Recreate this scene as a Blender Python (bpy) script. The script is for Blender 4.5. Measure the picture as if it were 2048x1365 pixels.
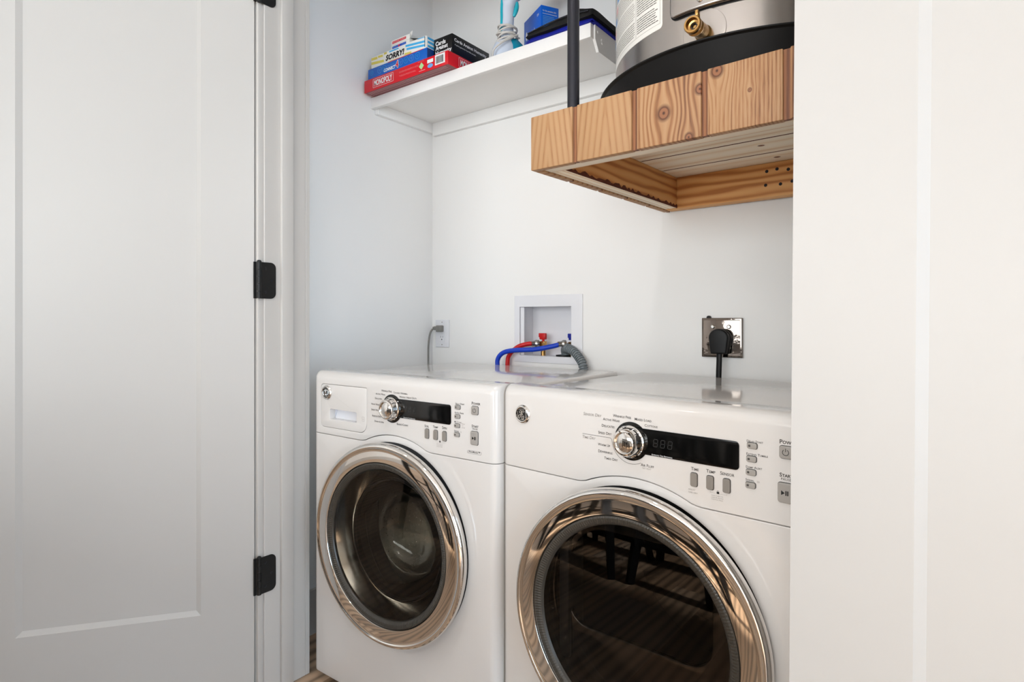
import bpy, bmesh, math, random
from math import sin, cos, pi, radians, sqrt, atan2, exp
from mathutils import Vector, Matrix
random.seed(7)
S = bpy.context.scene
for o in list(bpy.data.objects):
    bpy.data.objects.remove(o)

# ------------------------------------------------------------------ camera, world, light, exposure
cam_d = bpy.data.cameras.new('camera'); cam = bpy.data.objects.new('camera', cam_d)
S.collection.objects.link(cam)
cam.location = (0, 0, 1.08); cam.rotation_euler = (pi / 2, 0, radians(37.2))
cam_d.sensor_width = 36; cam_d.lens = 36 * 1187 / 2048
cam_d.shift_y = -(682.5 - 640) / 2048
cam_d.clip_start = 0.02
S.camera = cam

world = bpy.data.worlds.new('world'); S.world = world; world.use_nodes = True
world.node_tree.nodes['Background'].inputs[0].default_value = (0.86, 0.93, 1.0, 1)
world.node_tree.nodes['Background'].inputs[1].default_value = 1.6

def area(name, loc, rot, sx, sy, power, col):
    d = bpy.data.lights.new(name, 'AREA'); d.shape = 'RECTANGLE'; d.size = sx; d.size_y = sy
    d.energy = power; d.color = col
    o = bpy.data.objects.new(name, d); S.collection.objects.link(o)
    o.location = loc; o.rotation_euler = rot
    return o
# daylight entering through the two windows of the room behind the camera
area('daylight_rear', (-.2, -4.62, 1.32), (pi / 2, 0, 0), 4.6, 2.3, 240, (0.96, 0.98, 1.0))
area('daylight_side', (3.02, -1.25, 1.3), (pi / 2, 0, pi / 2), 2.4, 2.3, 135, (0.60, 0.79, 1.0))
sun_d = bpy.data.lights.new('sun', 'SUN'); sun_d.energy = 28.0; sun_d.angle = radians(2.5); sun_d.color = (1, .97, .93)
sun = bpy.data.objects.new('sun', sun_d); S.collection.objects.link(sun); sun.location = (8, -1.25, 5)
sun.rotation_euler = Vector((-1, -.02, -.47)).to_track_quat('-Z', 'Y').to_euler()
CAN_POWER = 4
ADDED_SPOT_POWER = 8
GIMBAL_POWER = 24
vs = S.view_settings
vs.view_transform = 'Standard'; vs.look = 'None'; vs.gamma = 1; vs.use_curve_mapping = False
vs.exposure = -0.13

# ------------------------------------------------------------------ materials
def srgb(r, g, b):
    f = lambda c: (c / 255 / 12.92) if c / 255 <= 0.04045 else ((c / 255 + 0.055) / 1.055) ** 2.4
    return (f(r), f(g), f(b), 1)
def mat(name, col, rough=0.5, metal=0, spec=None, trans=0, ior=1.45, coat=0, bump=0, bscale=200, emit=None, estr=0):
    m = bpy.data.materials.new(name); m.use_nodes = True
    nt = m.node_tree; b = nt.nodes['Principled BSDF']
    b.inputs['Base Color'].default_value = col
    b.inputs['Roughness'].default_value = rough
    b.inputs['Metallic'].default_value = metal
    b.inputs['Transmission Weight'].default_value = trans
    b.inputs['IOR'].default_value = ior
    b.inputs['Coat Weight'].default_value = coat
    b.inputs['Coat Roughness'].default_value = 0.04
    if spec is not None: b.inputs['Specular IOR Level'].default_value = spec
    if emit:
        b.inputs['Emission Color'].default_value = emit; b.inputs['Emission Strength'].default_value = estr
    tc = nt.nodes.new('ShaderNodeTexCoord')
    n = nt.nodes.new('ShaderNodeTexNoise'); n.inputs['Scale'].default_value = bscale
    n.inputs['Detail'].default_value = 3
    nt.links.new(tc.outputs['Object'], n.inputs['Vector'])
    if bump:
        bp = nt.nodes.new('ShaderNodeBump'); bp.inputs['Strength'].default_value = bump
        bp.inputs['Distance'].default_value = 0.002
        nt.links.new(n.outputs['Fac'], bp.inputs['Height']); nt.links.new(bp.outputs['Normal'], b.inputs['Normal'])
    else:
        mr = nt.nodes.new('ShaderNodeMapRange')
        mr.inputs['To Min'].default_value = max(0, rough * 0.92); mr.inputs['To Max'].default_value = min(1, rough * 1.08 + 0.005)
        nt.links.new(n.outputs['Fac'], mr.inputs['Value']); nt.links.new(mr.outputs['Result'], b.inputs['Roughness'])
    return m

def math_node(nt, op, a, b=None, c=None):
    n = nt.nodes.new('ShaderNodeMath'); n.operation = op
    for i, v in enumerate((a, b, c)):
        if v is None: continue
        if isinstance(v, (int, float)): n.inputs[i].default_value = v
        else: nt.links.new(v, n.inputs[i])
    return n.outputs[0]

def wood(name, ramp, cross='X', grain='Z', freq=14, stretch=0.13, distort=2.2, knots=(), seed=0, fine=0.25, rough=0.6, bumpv=0.25, swirl=(), wv=1.0, blotch=0.55):
    """grain along one object axis, growth rings across another, optional knots (cross, grain, radius)"""
    m = bpy.data.materials.new(name); m.use_nodes = True; nt = m.node_tree; L = nt.links
    b = nt.nodes['Principled BSDF']; b.inputs['Roughness'].default_value = rough
    tc = nt.nodes.new('ShaderNodeTexCoord'); oi = nt.nodes.new('ShaderNodeObjectInfo')
    sp = nt.nodes.new('ShaderNodeSeparateXYZ'); L.new(tc.outputs['Object'], sp.inputs[0])
    a, g = sp.outputs[cross], sp.outputs[grain]
    third = [c for c in 'XYZ' if c not in (cross, grain)][0]
    t = sp.outputs[third]
    aw = a; masks = []
    for (ka, kg, kr) in knots:
        da = math_node(nt, 'SUBTRACT', a, ka); dg = math_node(nt, 'SUBTRACT', g, kg)
        d2 = math_node(nt, 'ADD', math_node(nt, 'MULTIPLY', da, da), math_node(nt, 'MULTIPLY', math_node(nt, 'MULTIPLY', dg, dg), 0.38))
        e = math_node(nt, 'EXPONENT', math_node(nt, 'MULTIPLY', d2, -1 / (2 * (kr * 1.75) ** 2)))
        aw = math_node(nt, 'SUBTRACT', aw, math_node(nt, 'MULTIPLY', math_node(nt, 'MULTIPLY', da, e), 0.93))
        dist = math_node(nt, 'SQRT', math_node(nt, 'ADD', math_node(nt, 'MULTIPLY', da, da), math_node(nt, 'MULTIPLY', math_node(nt, 'MULTIPLY', dg, dg), 0.8)))
        masks.append((dist, kr))
    if not knots or seed:
        aw = math_node(nt, 'ADD', aw, math_node(nt, 'MULTIPLY', oi.outputs['Random'], 0.0 if knots else 3.1))
        aw = math_node(nt, 'ADD', aw, seed * 0.37)
    for (ka, kg, wa, wg) in swirl:   # cathedral arch: hyperbolic ring coordinate
        da = math_node(nt, 'SUBTRACT', a, ka); dg = math_node(nt, 'SUBTRACT', g, kg)
        q = math_node(nt, 'SQRT', math_node(nt, 'ADD', math_node(nt, 'MULTIPLY', da, da), wa * wa))
        aw = math_node(nt, 'ADD', q, math_node(nt, 'MULTIPLY', dg, wg))
    cv = nt.nodes.new('ShaderNodeCombineXYZ')
    L.new(aw, cv.inputs[0]); L.new(math_node(nt, 'MULTIPLY', t, 0.4), cv.inputs[1]); L.new(math_node(nt, 'MULTIPLY', g, stretch), cv.inputs[2])
    w = nt.nodes.new('ShaderNodeTexWave'); w.wave_type = 'BANDS'; w.bands_direction = 'X'
    w.inputs['Scale'].default_value = freq; w.inputs['Distortion'].default_value = distort
    w.inputs['Detail'].default_value = 2; w.inputs['Detail Scale'].default_value = 1.4
    L.new(cv.outputs[0], w.inputs['Vector'])
    cv2 = nt.nodes.new('ShaderNodeCombineXYZ')
    L.new(aw, cv2.inputs[0]); L.new(t, cv2.inputs[1]); L.new(math_node(nt, 'MULTIPLY', g, 0.05), cv2.inputs[2])
    n = nt.nodes.new('ShaderNodeTexNoise'); n.inputs['Scale'].default_value = 420; n.inputs['Detail'].default_value = 3
    L.new(cv2.outputs[0], n.inputs['Vector'])
    n2 = nt.nodes.new('ShaderNodeTexNoise'); n2.inputs['Scale'].default_value = 16; n2.inputs['Detail'].default_value = 2
    L.new(cv.outputs[0], n2.inputs['Vector'])
    wfac = math_node(nt, 'MULTIPLY', w.outputs['Fac'], wv)
    v = math_node(nt, 'ADD', wfac, math_node(nt, 'MULTIPLY', math_node(nt, 'SUBTRACT', n.outputs['Fac'], 0.5), fine * 2))
    v = math_node(nt, 'ADD', v, math_node(nt, 'MULTIPLY', math_node(nt, 'SUBTRACT', n2.outputs['Fac'], 0.5), blotch))
    cr = nt.nodes.new('ShaderNodeValToRGB'); L.new(v, cr.inputs[0])
    el = cr.color_ramp.elements
    el[0].position = ramp[0][0]; el[0].color = ramp[0][1]; el[1].position = ramp[-1][0]; el[1].color = ramp[-1][1]
    for p, c in ramp[1:-1]:
        e = el.new(p); e.color = c
    col = cr.outputs[0]
    for dist, kr in masks:
        mr = nt.nodes.new('ShaderNodeMapRange'); mr.inputs['From Min'].default_value = kr * 1.5; mr.inputs['From Max'].default_value = kr * 0.9
        L.new(dist, mr.inputs['Value'])
        mx = nt.nodes.new('ShaderNodeMix'); mx.data_type = 'RGBA'; L.new(mr.outputs[0], mx.inputs[0]); L.new(col, mx.inputs[6])
        mx.inputs[7].default_value = srgb(96, 58, 36)
        mr2 = nt.nodes.new('ShaderNodeMapRange'); mr2.inputs['From Min'].default_value = kr * 0.86; mr2.inputs['From Max'].default_value = kr * 0.7
        L.new(dist, mr2.inputs['Value'])
        mx2 = nt.nodes.new('ShaderNodeMix'); mx2.data_type = 'RGBA'; L.new(mr2.outputs[0], mx2.inputs[0]); L.new(mx.outputs[2], mx2.inputs[6])
        mx2.inputs[7].default_value = srgb(148, 98, 66)
        mr3 = nt.nodes.new('ShaderNodeMapRange'); mr3.inputs['From Min'].default_value = kr * 0.34; mr3.inputs['From Max'].default_value = kr * 0.12
        L.new(dist, mr3.inputs['Value'])
        mx3 = nt.nodes.new('ShaderNodeMix'); mx3.data_type = 'RGBA'; L.new(mr3.outputs[0], mx3.inputs[0]); L.new(mx2.outputs[2], mx3.inputs[6])
        mx3.inputs[7].default_value = srgb(70, 40, 26)
        col = mx3.outputs[2]
    L.new(col, b.inputs['Base Color'])
    bp = nt.nodes.new('ShaderNodeBump'); bp.inputs['Strength'].default_value = bumpv; bp.inputs['Distance'].default_value = 0.001
    L.new(v, bp.inputs['Height']); L.new(bp.outputs[0], b.inputs['Normal'])
    return m

M = {}
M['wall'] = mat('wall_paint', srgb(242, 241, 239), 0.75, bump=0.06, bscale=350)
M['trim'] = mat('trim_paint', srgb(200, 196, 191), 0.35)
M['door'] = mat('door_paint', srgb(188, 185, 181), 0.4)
M['shelf'] = mat('shelf_paint', srgb(243, 242, 240), 0.4)
M['enamel'] = mat('white_enamel', srgb(218, 214, 210), 0.13, spec=0.5, coat=0.3)
M['seam'] = mat('seam_dark', srgb(60, 58, 56), 0.8)
M['plastic'] = mat('white_plastic', srgb(232, 232, 236), 0.3)
M['chrome'] = mat('chrome', srgb(225, 222, 218), 0.04, 1)
M['chromedark'] = mat('smoked_chrome', srgb(150, 148, 146), 0.08, 1)
M['bezel'] = mat('grey_ribbed_bezel', srgb(58, 54, 48), 0.3)
M['black'] = mat('black_gloss', srgb(10, 10, 10), 0.09)
M['blackmatte'] = mat('black_matte', srgb(12, 12, 13), 0.45, spec=0.3)
M['blackmetal'] = mat('black_metal', srgb(50, 50, 56), 0.3, 0.6)
M['hinge'] = mat('black_hinge', srgb(14, 14, 14), 0.5)
M['rubber'] = mat('grey_rubber', srgb(70, 70, 72), 0.5)
M['grey'] = mat('grey_button', srgb(138, 132, 125), 0.3)
M['greylight'] = mat('light_grey_button', srgb(160, 155, 149), 0.3)
M['ink'] = mat('grey_ink', srgb(74, 70, 67), 0.6)
M['inkblack'] = mat('black_ink', srgb(16, 16, 16), 0.6)
M['inklight'] = mat('pale_grey_ink', srgb(150, 145, 140), 0.6)
M['inkwhite'] = mat('white_ink', srgb(238, 238, 238), 0.5)
M['inkfaint'] = mat('faint_display_ink', srgb(40, 40, 40), 0.5)
M['steel'] = mat('steel', srgb(190, 188, 184), 0.22, 1)
M['drum'] = mat('drum_steel', srgb(170, 166, 160), 0.28, 1)
M['liner'] = mat('door_liner_steel', srgb(228, 225, 218), 0.13, 1)
M['dark'] = mat('dark_cavity', srgb(26, 25, 24), 0.5)
M['tank'] = mat('tank_grey_metal', srgb(180, 174, 169), 0.27, 1.0, bump=0.03, bscale=120)
M['pan'] = mat('black_pan', srgb(16, 15, 15), 0.5, spec=0.25)
M['brass'] = mat('brass', srgb(190, 148, 90), 0.28, 1)
M['red'] = mat('red_plastic', srgb(200, 22, 24), 0.35)
M['blue'] = mat('blue_plastic', srgb(16, 62, 190), 0.35)
M['bluedark'] = mat('dark_blue_plastic', srgb(14, 32, 140), 0.35)
M['hosegrey'] = mat('grey_hose', srgb(118, 126, 130), 0.45)
M['cordgrey'] = mat('grey_cord', srgb(128, 126, 122), 0.45)
M['cordwhite'] = mat('white_cord', srgb(214, 211, 206), 0.45)
M['boxred'] = mat('red_card', srgb(214, 18, 34), 0.35)
M['boxunder'] = mat('dark_red_card', srgb(120, 30, 36), 0.3)
M['boxblue'] = mat('blue_card', srgb(20, 96, 190), 0.35)
M['boxdeep'] = mat('deep_blue_card', srgb(18, 60, 130), 0.35)
M['boxwhite'] = mat('white_card', srgb(232, 230, 224), 0.45)
M['boxyellow'] = mat('yellow_print', srgb(214, 198, 92), 0.45)
M['sky'] = mat('sky_blue_print', srgb(66, 172, 226), 0.45)
M['boxblack'] = mat('black_card', srgb(14, 14, 15), 0.35)
M['printred'] = mat('red_print', srgb(206, 38, 52), 0.4)
M['printpink'] = mat('pink_print', srgb(240, 190, 190), 0.4)
M['printblue'] = mat('blue_print', srgb(30, 66, 180), 0.4)
M['printpale'] = mat('pale_blue_print', srgb(110, 168, 226), 0.4)
M['printgreen'] = mat('green_print', srgb(176, 218, 150), 0.4)
M['royal'] = mat('royal_blue_card', srgb(12, 104, 220), 0.35)
M['polished'] = mat('polished_plate', srgb(126, 117, 110), 0.06, 1, bump=0.4, bscale=22)
M['fabric'] = mat('black_fabric', srgb(22, 22, 23), 0.85, bump=0.6, bscale=900)
M['fabricblue'] = mat('blue_fabric', srgb(18, 34, 178), 0.7, bump=0.5, bscale=900)
M['steamer'] = mat('white_blue_plastic', srgb(212, 222, 238), 0.2)
M['turquoise'] = mat('turquoise_plastic', srgb(38, 180, 200), 0.22)
M['turqdark'] = mat('translucent_turquoise', srgb(20, 140, 172), 0.12)
M['stool'] = mat('black_stool_metal', srgb(16, 16, 18), 0.35, 0.3)
M['lamp'] = mat('lamp_lens', srgb(255, 250, 240), 0.5, emit=(1, 0.93, 0.84, 1), estr=6)
M['glass'] = mat('clear_glass', (0.80, 0.82, 0.80, 1), 0.0, trans=1, ior=1.47)
M['smoke'] = mat('smoked_glass', (0.10, 0.092, 0.085, 1), 0.0, trans=0.96, ior=1.5)
M['tint'] = mat('grey_tinted_glass', (0.55, 0.54, 0.52, 1), 0.0, trans=1, ior=1.5)
def thin_glass(name, tint, ior=1.45):
    m = bpy.data.materials.new(name); m.use_nodes = True; nt = m.node_tree; nt.nodes.remove(nt.nodes['Principled BSDF'])
    out = nt.nodes['Material Output']; t = nt.nodes.new('ShaderNodeBsdfTransparent'); g = nt.nodes.new('ShaderNodeBsdfGlossy'); f = nt.nodes.new('ShaderNodeFresnel'); x = nt.nodes.new('ShaderNodeMixShader')
    t.inputs[0].default_value = tint; g.inputs['Roughness'].default_value = 0.0; f.inputs[0].default_value = ior
    nt.links.new(f.outputs[0], x.inputs[0]); nt.links.new(t.outputs[0], x.inputs[1]); nt.links.new(g.outputs[0], x.inputs[2]); nt.links.new(x.outputs[0], out.inputs[0])
    return m
M['glass'] = thin_glass('clear_glass', (.93, .94, .92, 1), 1.4)
M['tint'] = thin_glass('grey_tinted_glass', (.80, .79, .76, 1), 1.45)
M['smoke'] = thin_glass('smoked_glass', (.34, .32, .30, 1), 1.42)
M['windowglass'] = thin_glass('window_glass', (.99, .995, .99, 1), 1.45)

PINE = [(0.0, srgb(182, 143, 104)), (0.35, srgb(172, 129, 89)), (0.62, srgb(155, 108, 70)), (0.85, srgb(126, 84, 54)), (1.0, srgb(100, 65, 43))]
PINE_SOFT = [(0.0, srgb(178, 139, 98)), (0.6, srgb(173, 132, 91)), (0.9, srgb(163, 119, 78)), (1.0, srgb(142, 97, 59))]
PINE_ORANGE = [(0.0, srgb(222, 168, 108)), (0.5, srgb(214, 156, 94)), (0.85, srgb(194, 130, 70)), (1.0, srgb(176, 112, 58))]
PINE_PALE = [(0.0, srgb(250, 238, 216)), (0.7, srgb(247, 231, 205)), (0.93, srgb(240, 218, 186)), (1.0, srgb(218, 184, 144))]
M['groove'] = wood('burnt_tongue', [(0.0, srgb(150, 98, 62)), (1.0, srgb(104, 62, 38))], freq=30, fine=0.4)
M['deck'] = wood('pale_deck_pine', PINE_PALE, cross='Y', grain='X', freq=5, stretch=0.05, fine=0.10, knots=((.052, .34, .006), (.020, .53, .005)), seed=1)
M['joist'] = wood('orange_pine', PINE_ORANGE, cross='Z', grain='X', freq=13, stretch=0.16, distort=5.0, fine=0.1)
M['joistside'] = wood('orange_pine_side', PINE_ORANGE, cross='Z', grain='Y', freq=13, stretch=0.16, distort=5.0, fine=0.1)
M['joistpale'] = wood('pale_joist', PINE_PALE, cross='Y', grain='X', freq=9, stretch=0.05, fine=0.2)
M['joistpaley'] = wood('pale_joist_side', PINE_PALE, cross='X', grain='Y', freq=18, stretch=0.05, fine=0.2)
M['bark'] = mat('reddish_bark', srgb(92, 44, 24), 0.85, bump=0.9, bscale=150)
FLOORS = [wood('floor_oak_%s' % k, [(0.0, srgb(*c)), (0.6, srgb(*[int(x * 0.9) for x in c])), (1.0, srgb(*[int(x * 0.68) for x in c]))], cross='X', grain='Y', freq=7, stretch=0.1, distort=4, fine=0.12, rough=0.42, bumpv=0.1)
          for k, c in (('light', (206, 174, 144)), ('mid', (194, 160, 130)), ('grey', (188, 164, 142)), ('dark', (172, 140, 112)))]

# ------------------------------------------------------------------ helpers
def link(o): S.collection.objects.link(o); return o
def finish(me, smooth=True, angle=32):
    if smooth:
        me.polygons.foreach_set('use_smooth', [True] * len(me.polygons))
        me.set_sharp_from_angle(angle=radians(angle))
def obj(name, bm, m, parent=None, smooth=True, angle=32):
    me = bpy.data.meshes.new(name); bm.normal_update(); bm.to_mesh(me); bm.free()
    for x in (m if isinstance(m, (list, tuple)) else [m]): me.materials.append(x)
    finish(me, smooth, angle)
    o = bpy.data.objects.new(name, me); link(o)
    if parent: o.parent = parent
    return o
def objm(name, me, m, parent=None, smooth=True):
    me.materials.clear()
    for x in (m if isinstance(m, (list, tuple)) else [m]): me.materials.append(x)
    finish(me, smooth)
    o = bpy.data.objects.new(name, me); link(o)
    if parent: o.parent = parent
    return o
def thing(name, label, cat, loc=(0, 0, 0), rz=0, group=None):
    o = bpy.data.objects.new(name, None); link(o); o.location = loc; o.rotation_euler = (0, 0, rz)
    o.empty_display_size = 0.05
    o['label'] = label; o['category'] = cat
    if group: o['group'] = group
    return o
def tag(o, label, cat, group=None):
    o['label'] = label; o['category'] = cat
    if group: o['group'] = group
    return o
def struct(o):
    o['kind'] = 'structure'; return o
def BM(): return bmesh.new()
def box(bm, x0, x1, y0, y1, z0, z1, bev=0, seg=2, mi=0):
    r = bmesh.ops.create_cube(bm, size=1)
    vs_ = r['verts']
    for v in vs_:
        v.co = Vector((x0 + (v.co.x + .5) * (x1 - x0), y0 + (v.co.y + .5) * (y1 - y0), z0 + (v.co.z + .5) * (z1 - z0)))
    fs = list({f for v in vs_ for f in v.link_faces})
    for f in fs: f.material_index = mi
    if bev:
        es = list({e for v in vs_ for e in v.link_edges})
        bmesh.ops.bevel(bm, geom=es, offset=bev, segments=seg, profile=0.5, affect='EDGES', clamp_overlap=True)
    return bm
def frame_at(pts, i):
    a = pts[max(0, i - 1)]; b = pts[min(len(pts) - 1, i + 1)]
    return (b - a).normalized()
def tube(bm, pts, r, seg=12, caps=True, mi=0, flat=1.0):
    pts = [Vector(p) for p in pts]; rings = []; up = None
    for i, p in enumerate(pts):
        t = frame_at(pts, i)
        if up is None:
            up = Vector((0, 0, 1)) if abs(t.z) < 0.9 else Vector((1, 0, 0))
        n = (up - t * up.dot(t)).normalized(); b2 = t.cross(n); up = n
        rr = r[i] if isinstance(r, (list, tuple)) else r
        rings.append([bm.verts.new(p + (n * cos(2 * pi * k / seg) + b2 * sin(2 * pi * k / seg) * flat) * rr) for k in range(seg)])
    for a, b in zip(rings, rings[1:]):
        for k in range(seg):
            f = bm.faces.new((a[k], a[(k + 1) % seg], b[(k + 1) % seg], b[k])); f.material_index = mi
    if caps:
        for rg, rev in ((rings[0], True), (rings[-1], False)):
            f = bm.faces.new(rg[::-1] if rev else rg); f.material_index = mi
    return bm
def smooth_path(pts, n=8):
    pts = [Vector(p) for p in pts]; out = []
    P = [pts[0]] + pts + [pts[-1]]
    for i in range(1, len(P) - 2):
        p0, p1, p2, p3 = P[i - 1:i + 3]
        for k in range(n):
            t = k / n
            out.append(0.5 * ((2 * p1) + (-p0 + p2) * t + (2 * p0 - 5 * p1 + 4 * p2 - p3) * t * t + (-p0 + 3 * p1 - 3 * p2 + p3) * t ** 3))
    out.append(pts[-1]); return out
def lathe(bm, prof, c=(0, 0, 0), axis='Z', seg=64, closed=False, mi=0, sx=1, sy=1):
    """profile (radius, height along axis); axis 'Y-' points toward the viewer (-Y)"""
    cx, cy, cz = c; rings = []
    for (r, h) in prof:
        rg = []
        for k in range(seg):
            a = 2 * pi * k / seg
            u, v = r * cos(a) * sx, r * sin(a) * sy
            if axis == 'Z': p = (cx + u, cy + v, cz + h)
            elif axis == 'Y-': p = (cx + u, cy - h, cz + v)
            else: p = (cx + h, cy + u, cz + v)
            rg.append(p)
        if r < 1e-6: rings.append([bm.verts.new(rg[0])])
        else: rings.append([bm.verts.new(p) for p in rg])
    prs = list(zip(rings, rings[1:]))
    if closed: prs.append((rings[-1], rings[0]))
    for a, b in prs:
        for k in range(seg):
            k2 = (k + 1) % seg
            if len(a) == 1 and len(b) == 1: continue
            if len(a) == 1: vs_ = (a[0], b[k2], b[k])
            elif len(b) == 1: vs_ = (a[k], a[k2], b[0])
            else: vs_ = (a[k], a[k2], b[k2], b[k])
            f = bm.faces.new(vs_); f.material_index = mi
    bmesh.ops.recalc_face_normals(bm, faces=bm.faces[:])
    return bm
def rrect(x0, x1, z0, z1, r, n=6):
    rs = r if isinstance(r, (list, tuple)) else (r, r, r, r)   # bl br tr tl
    out = []
    for (cx, cz, a0, rr) in ((x0 + rs[0], z0 + rs[0], pi, rs[0]), (x1 - rs[1], z0 + rs[1], 1.5 * pi, rs[1]), (x1 - rs[2], z1 - rs[2], 0, rs[2]), (x0 + rs[3], z1 - rs[3], .5 * pi, rs[3])):
        if rr <= 0: out.append((cx, cz)); continue
        for k in range(n + 1):
            a = a0 + .5 * pi * k / n; out.append((cx + rr * cos(a), cz + rr * sin(a)))
    return out
def circle(cx, cz, r, n=48): return [(cx + r * cos(2 * pi * k / n), cz + r * sin(2 * pi * k / n)) for k in range(n)]
def flat_mesh(loops, depth, bevel=0, res=2):
    """2D loops (x,z) filled, extruded to a plate: mesh with front at y=-depth and back at y=0"""
    cu = bpy.data.curves.new('c', 'CURVE'); cu.dimensions = '2D'; cu.fill_mode = 'BOTH'
    for lp in loops:
        s = cu.splines.new('POLY'); s.points.add(len(lp) - 1)
        for i, (x, z) in enumerate(lp): s.points[i].co = (x, z, 0, 1)
        s.use_cyclic_u = True
    cu.extrude = max(depth / 2 - bevel, 0); cu.bevel_depth = bevel; cu.bevel_resolution = res
    if bevel: cu.offset = -bevel
    o = bpy.data.objects.new('c', cu); me = bpy.data.meshes.new_from_object(o)
    bpy.data.objects.remove(o); bpy.data.curves.remove(cu)
    me.transform(Matrix(((1, 0, 0, 0), (0, 0, -1, -depth / 2), (0, 1, 0, 0), (0, 0, 0, 1))))
    bm = BM(); bm.from_mesh(me); bmesh.ops.remove_doubles(bm, verts=bm.verts[:], dist=1e-6); bm.to_mesh(me); bm.free()
    return me
def plate(bm, loops, depth, y=0, bevel=0, mi=0):
    me = flat_mesh(loops, depth, bevel); me.transform(Matrix.Translation((0, y, 0)))
    n0 = len(bm.faces); bm.from_mesh(me); bpy.data.meshes.remove(me)
    bm.faces.ensure_lookup_table()
    for f in bm.faces[n0:]: f.material_index = mi
    return bm
_tc = {}
def text_into(bm, body, origin, u, v, width=None, height=None, mi=0, align='L', bold=0, shear=0, spacing=1.0, small=True, lift=0.0003, line=1.0):
    """flat lettering: origin is the lower left corner (or centre) on a surface spanned by u (reading) and v (up)"""
    cu = bpy.data.curves.new('t', 'FONT'); cu.body = body; cu.size = 1; cu.resolution_u = 2
    cu.offset = bold; cu.shear = shear; cu.space_character = spacing; cu.space_line = line
    cu.small_caps_scale = 0.76; cu.align_x = 'CENTER' if align == 'C' else 'LEFT'
    if small:
        for i, ch in enumerate(body):
            if ch.islower(): cu.body_format[i].use_small_caps = True
    o = bpy.data.objects.new('t', cu); me = bpy.data.meshes.new_from_object(o)
    bpy.data.objects.remove(o); bpy.data.curves.remove(cu)
    if not me.vertices: return
    xs = [p.co.x for p in me.vertices]; ys = [p.co.y for p in me.vertices]
    x0, x1, y0, y1 = min(xs), max(xs), min(ys), max(ys)
    su = (width / (x1 - x0)) if width else height / (y1 - y0)
    sv = (height / (y1 - y0)) if height else su
    if not width: su = sv
    u = Vector(u).normalized(); v = Vector(v).normalized(); n = u.cross(v).normalized(); org = Vector(origin)
    ax = (x0 + x1) / 2 if align == 'C' else x0
    for p in me.vertices:
        p.co = org + u * ((p.co.x - ax) * su) + v * ((p.co.y - y0) * sv) + n * lift
    n0 = len(bm.faces); bm.from_mesh(me); bpy.data.meshes.remove(me); bm.faces.ensure_lookup_table()
    for f in bm.faces[n0:]: f.material_index = mi
def quad(bm, origin, u, v, w, h, mi=0, lift=0.0002):
    u = Vector(u).normalized(); v = Vector(v).normalized(); n = u.cross(v); o = Vector(origin) + n * lift
    f = bm.faces.new([bm.verts.new(p) for p in (o, o + u * w, o + u * w + v * h, o + v * h)]); f.material_index = mi
def poly(bm, pts, mi=0):
    f = bm.faces.new([bm.verts.new(p) for p in pts]); f.material_index = mi
def stroke(bm, pts, w, y, mi=0):
    """thin flat line on a y plane through (x,z) points"""
    pts = [Vector((p[0], p[1])) for p in pts]
    for a, b in zip(pts, pts[1:]):
        d = (b - a).normalized(); n = Vector((-d.y, d.x)) * w / 2; e = d * w * .3
        a2, b2 = a - e, b + e
        f = bm.faces.new([bm.verts.new((q.x, y, q.y)) for q in (a2 - n, b2 - n, b2 + n, a2 + n)]); f.material_index = mi
def copy_tree(o, parent=None):
    c = o.copy(); S.collection.objects.link(c); c.parent = parent
    for ch in [x for x in o.children]: copy_tree(ch, c)
    return c

# ------------------------------------------------------------------ setting
XL, XR, YB = -1.79, 0.045, 1.80          # closet left, right, back wall
JL, JR = -1.589, -0.165                   # opening jambs
YF0, YF1, HZ = 0.9235, 1.067, 2.28        # front wall faces, head of opening
RX0, RX1, RY0, CEIL = -3.3, 2.95, -4.55, 2.75
def slab(name, *b, m='wall', bev=0):
    return struct(obj(name, box(BM(), *b, bev=bev), M[m], smooth=False))
slab('wall_left', XL - .1, XL, YF1, YB + .1, 0, CEIL)
# back wall with the recess of the supply box
bm = BM(); plate(bm, [[(XL - .1, 0), (XR + .1, 0), (XR + .1, CEIL), (XL - .1, CEIL)], [(-1.331, .944), (-1.0985, .944), (-1.0985, 1.131), (-1.331, 1.131)]], .1, y=YB + .1)
struct(obj('wall_back', bm, M['wall'], smooth=False))
slab('wall_right', XR, XR + .1, YF1, YB + .1, 0, CEIL)
bm = BM(); plate(bm, [[(RX0, 0), (JL - .012, 0), (JL - .012, HZ + .012), (JR + .012, HZ + .012), (JR + .012, 0), (RX1, 0), (RX1, CEIL), (RX0, CEIL)]], YF1 - YF0, y=YF1)
struct(obj('wall_front', bm, M['wall'], smooth=False))
slab('wall_room_left', RX0 - .1, RX0, RY0, YF0, 0, CEIL)
bm = BM(); plate(bm, [[(RX0, 0), (RX1, 0), (RX1, CEIL), (RX0, CEIL)], [(-2.5, .15), (2.1, .15), (2.1, 2.45), (-2.5, 2.45)]], .1, y=RY0)
struct(obj('wall_room_rear', bm, M['wall'], smooth=False))
bm = BM(); plate(bm, [[(RY0, 0), (YF0, 0), (YF0, CEIL), (RY0, CEIL)], [(-2.45, .15), (-.05, .15), (-.05, 2.45), (-2.45, 2.45)]], .1)
bmesh.ops.transform(bm, matrix=Matrix.Rotation(pi / 2, 4, 'Z'), verts=bm.verts)
bmesh.ops.translate(bm, vec=(RX1, 0, 0), verts=bm.verts)
struct(obj('wall_room_right', bm, M['wall'], smooth=False))
slab('ceiling', RX0 - .1, RX1 + .1, RY0 - .1, YB + .1, CEIL, CEIL + .1)
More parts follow.
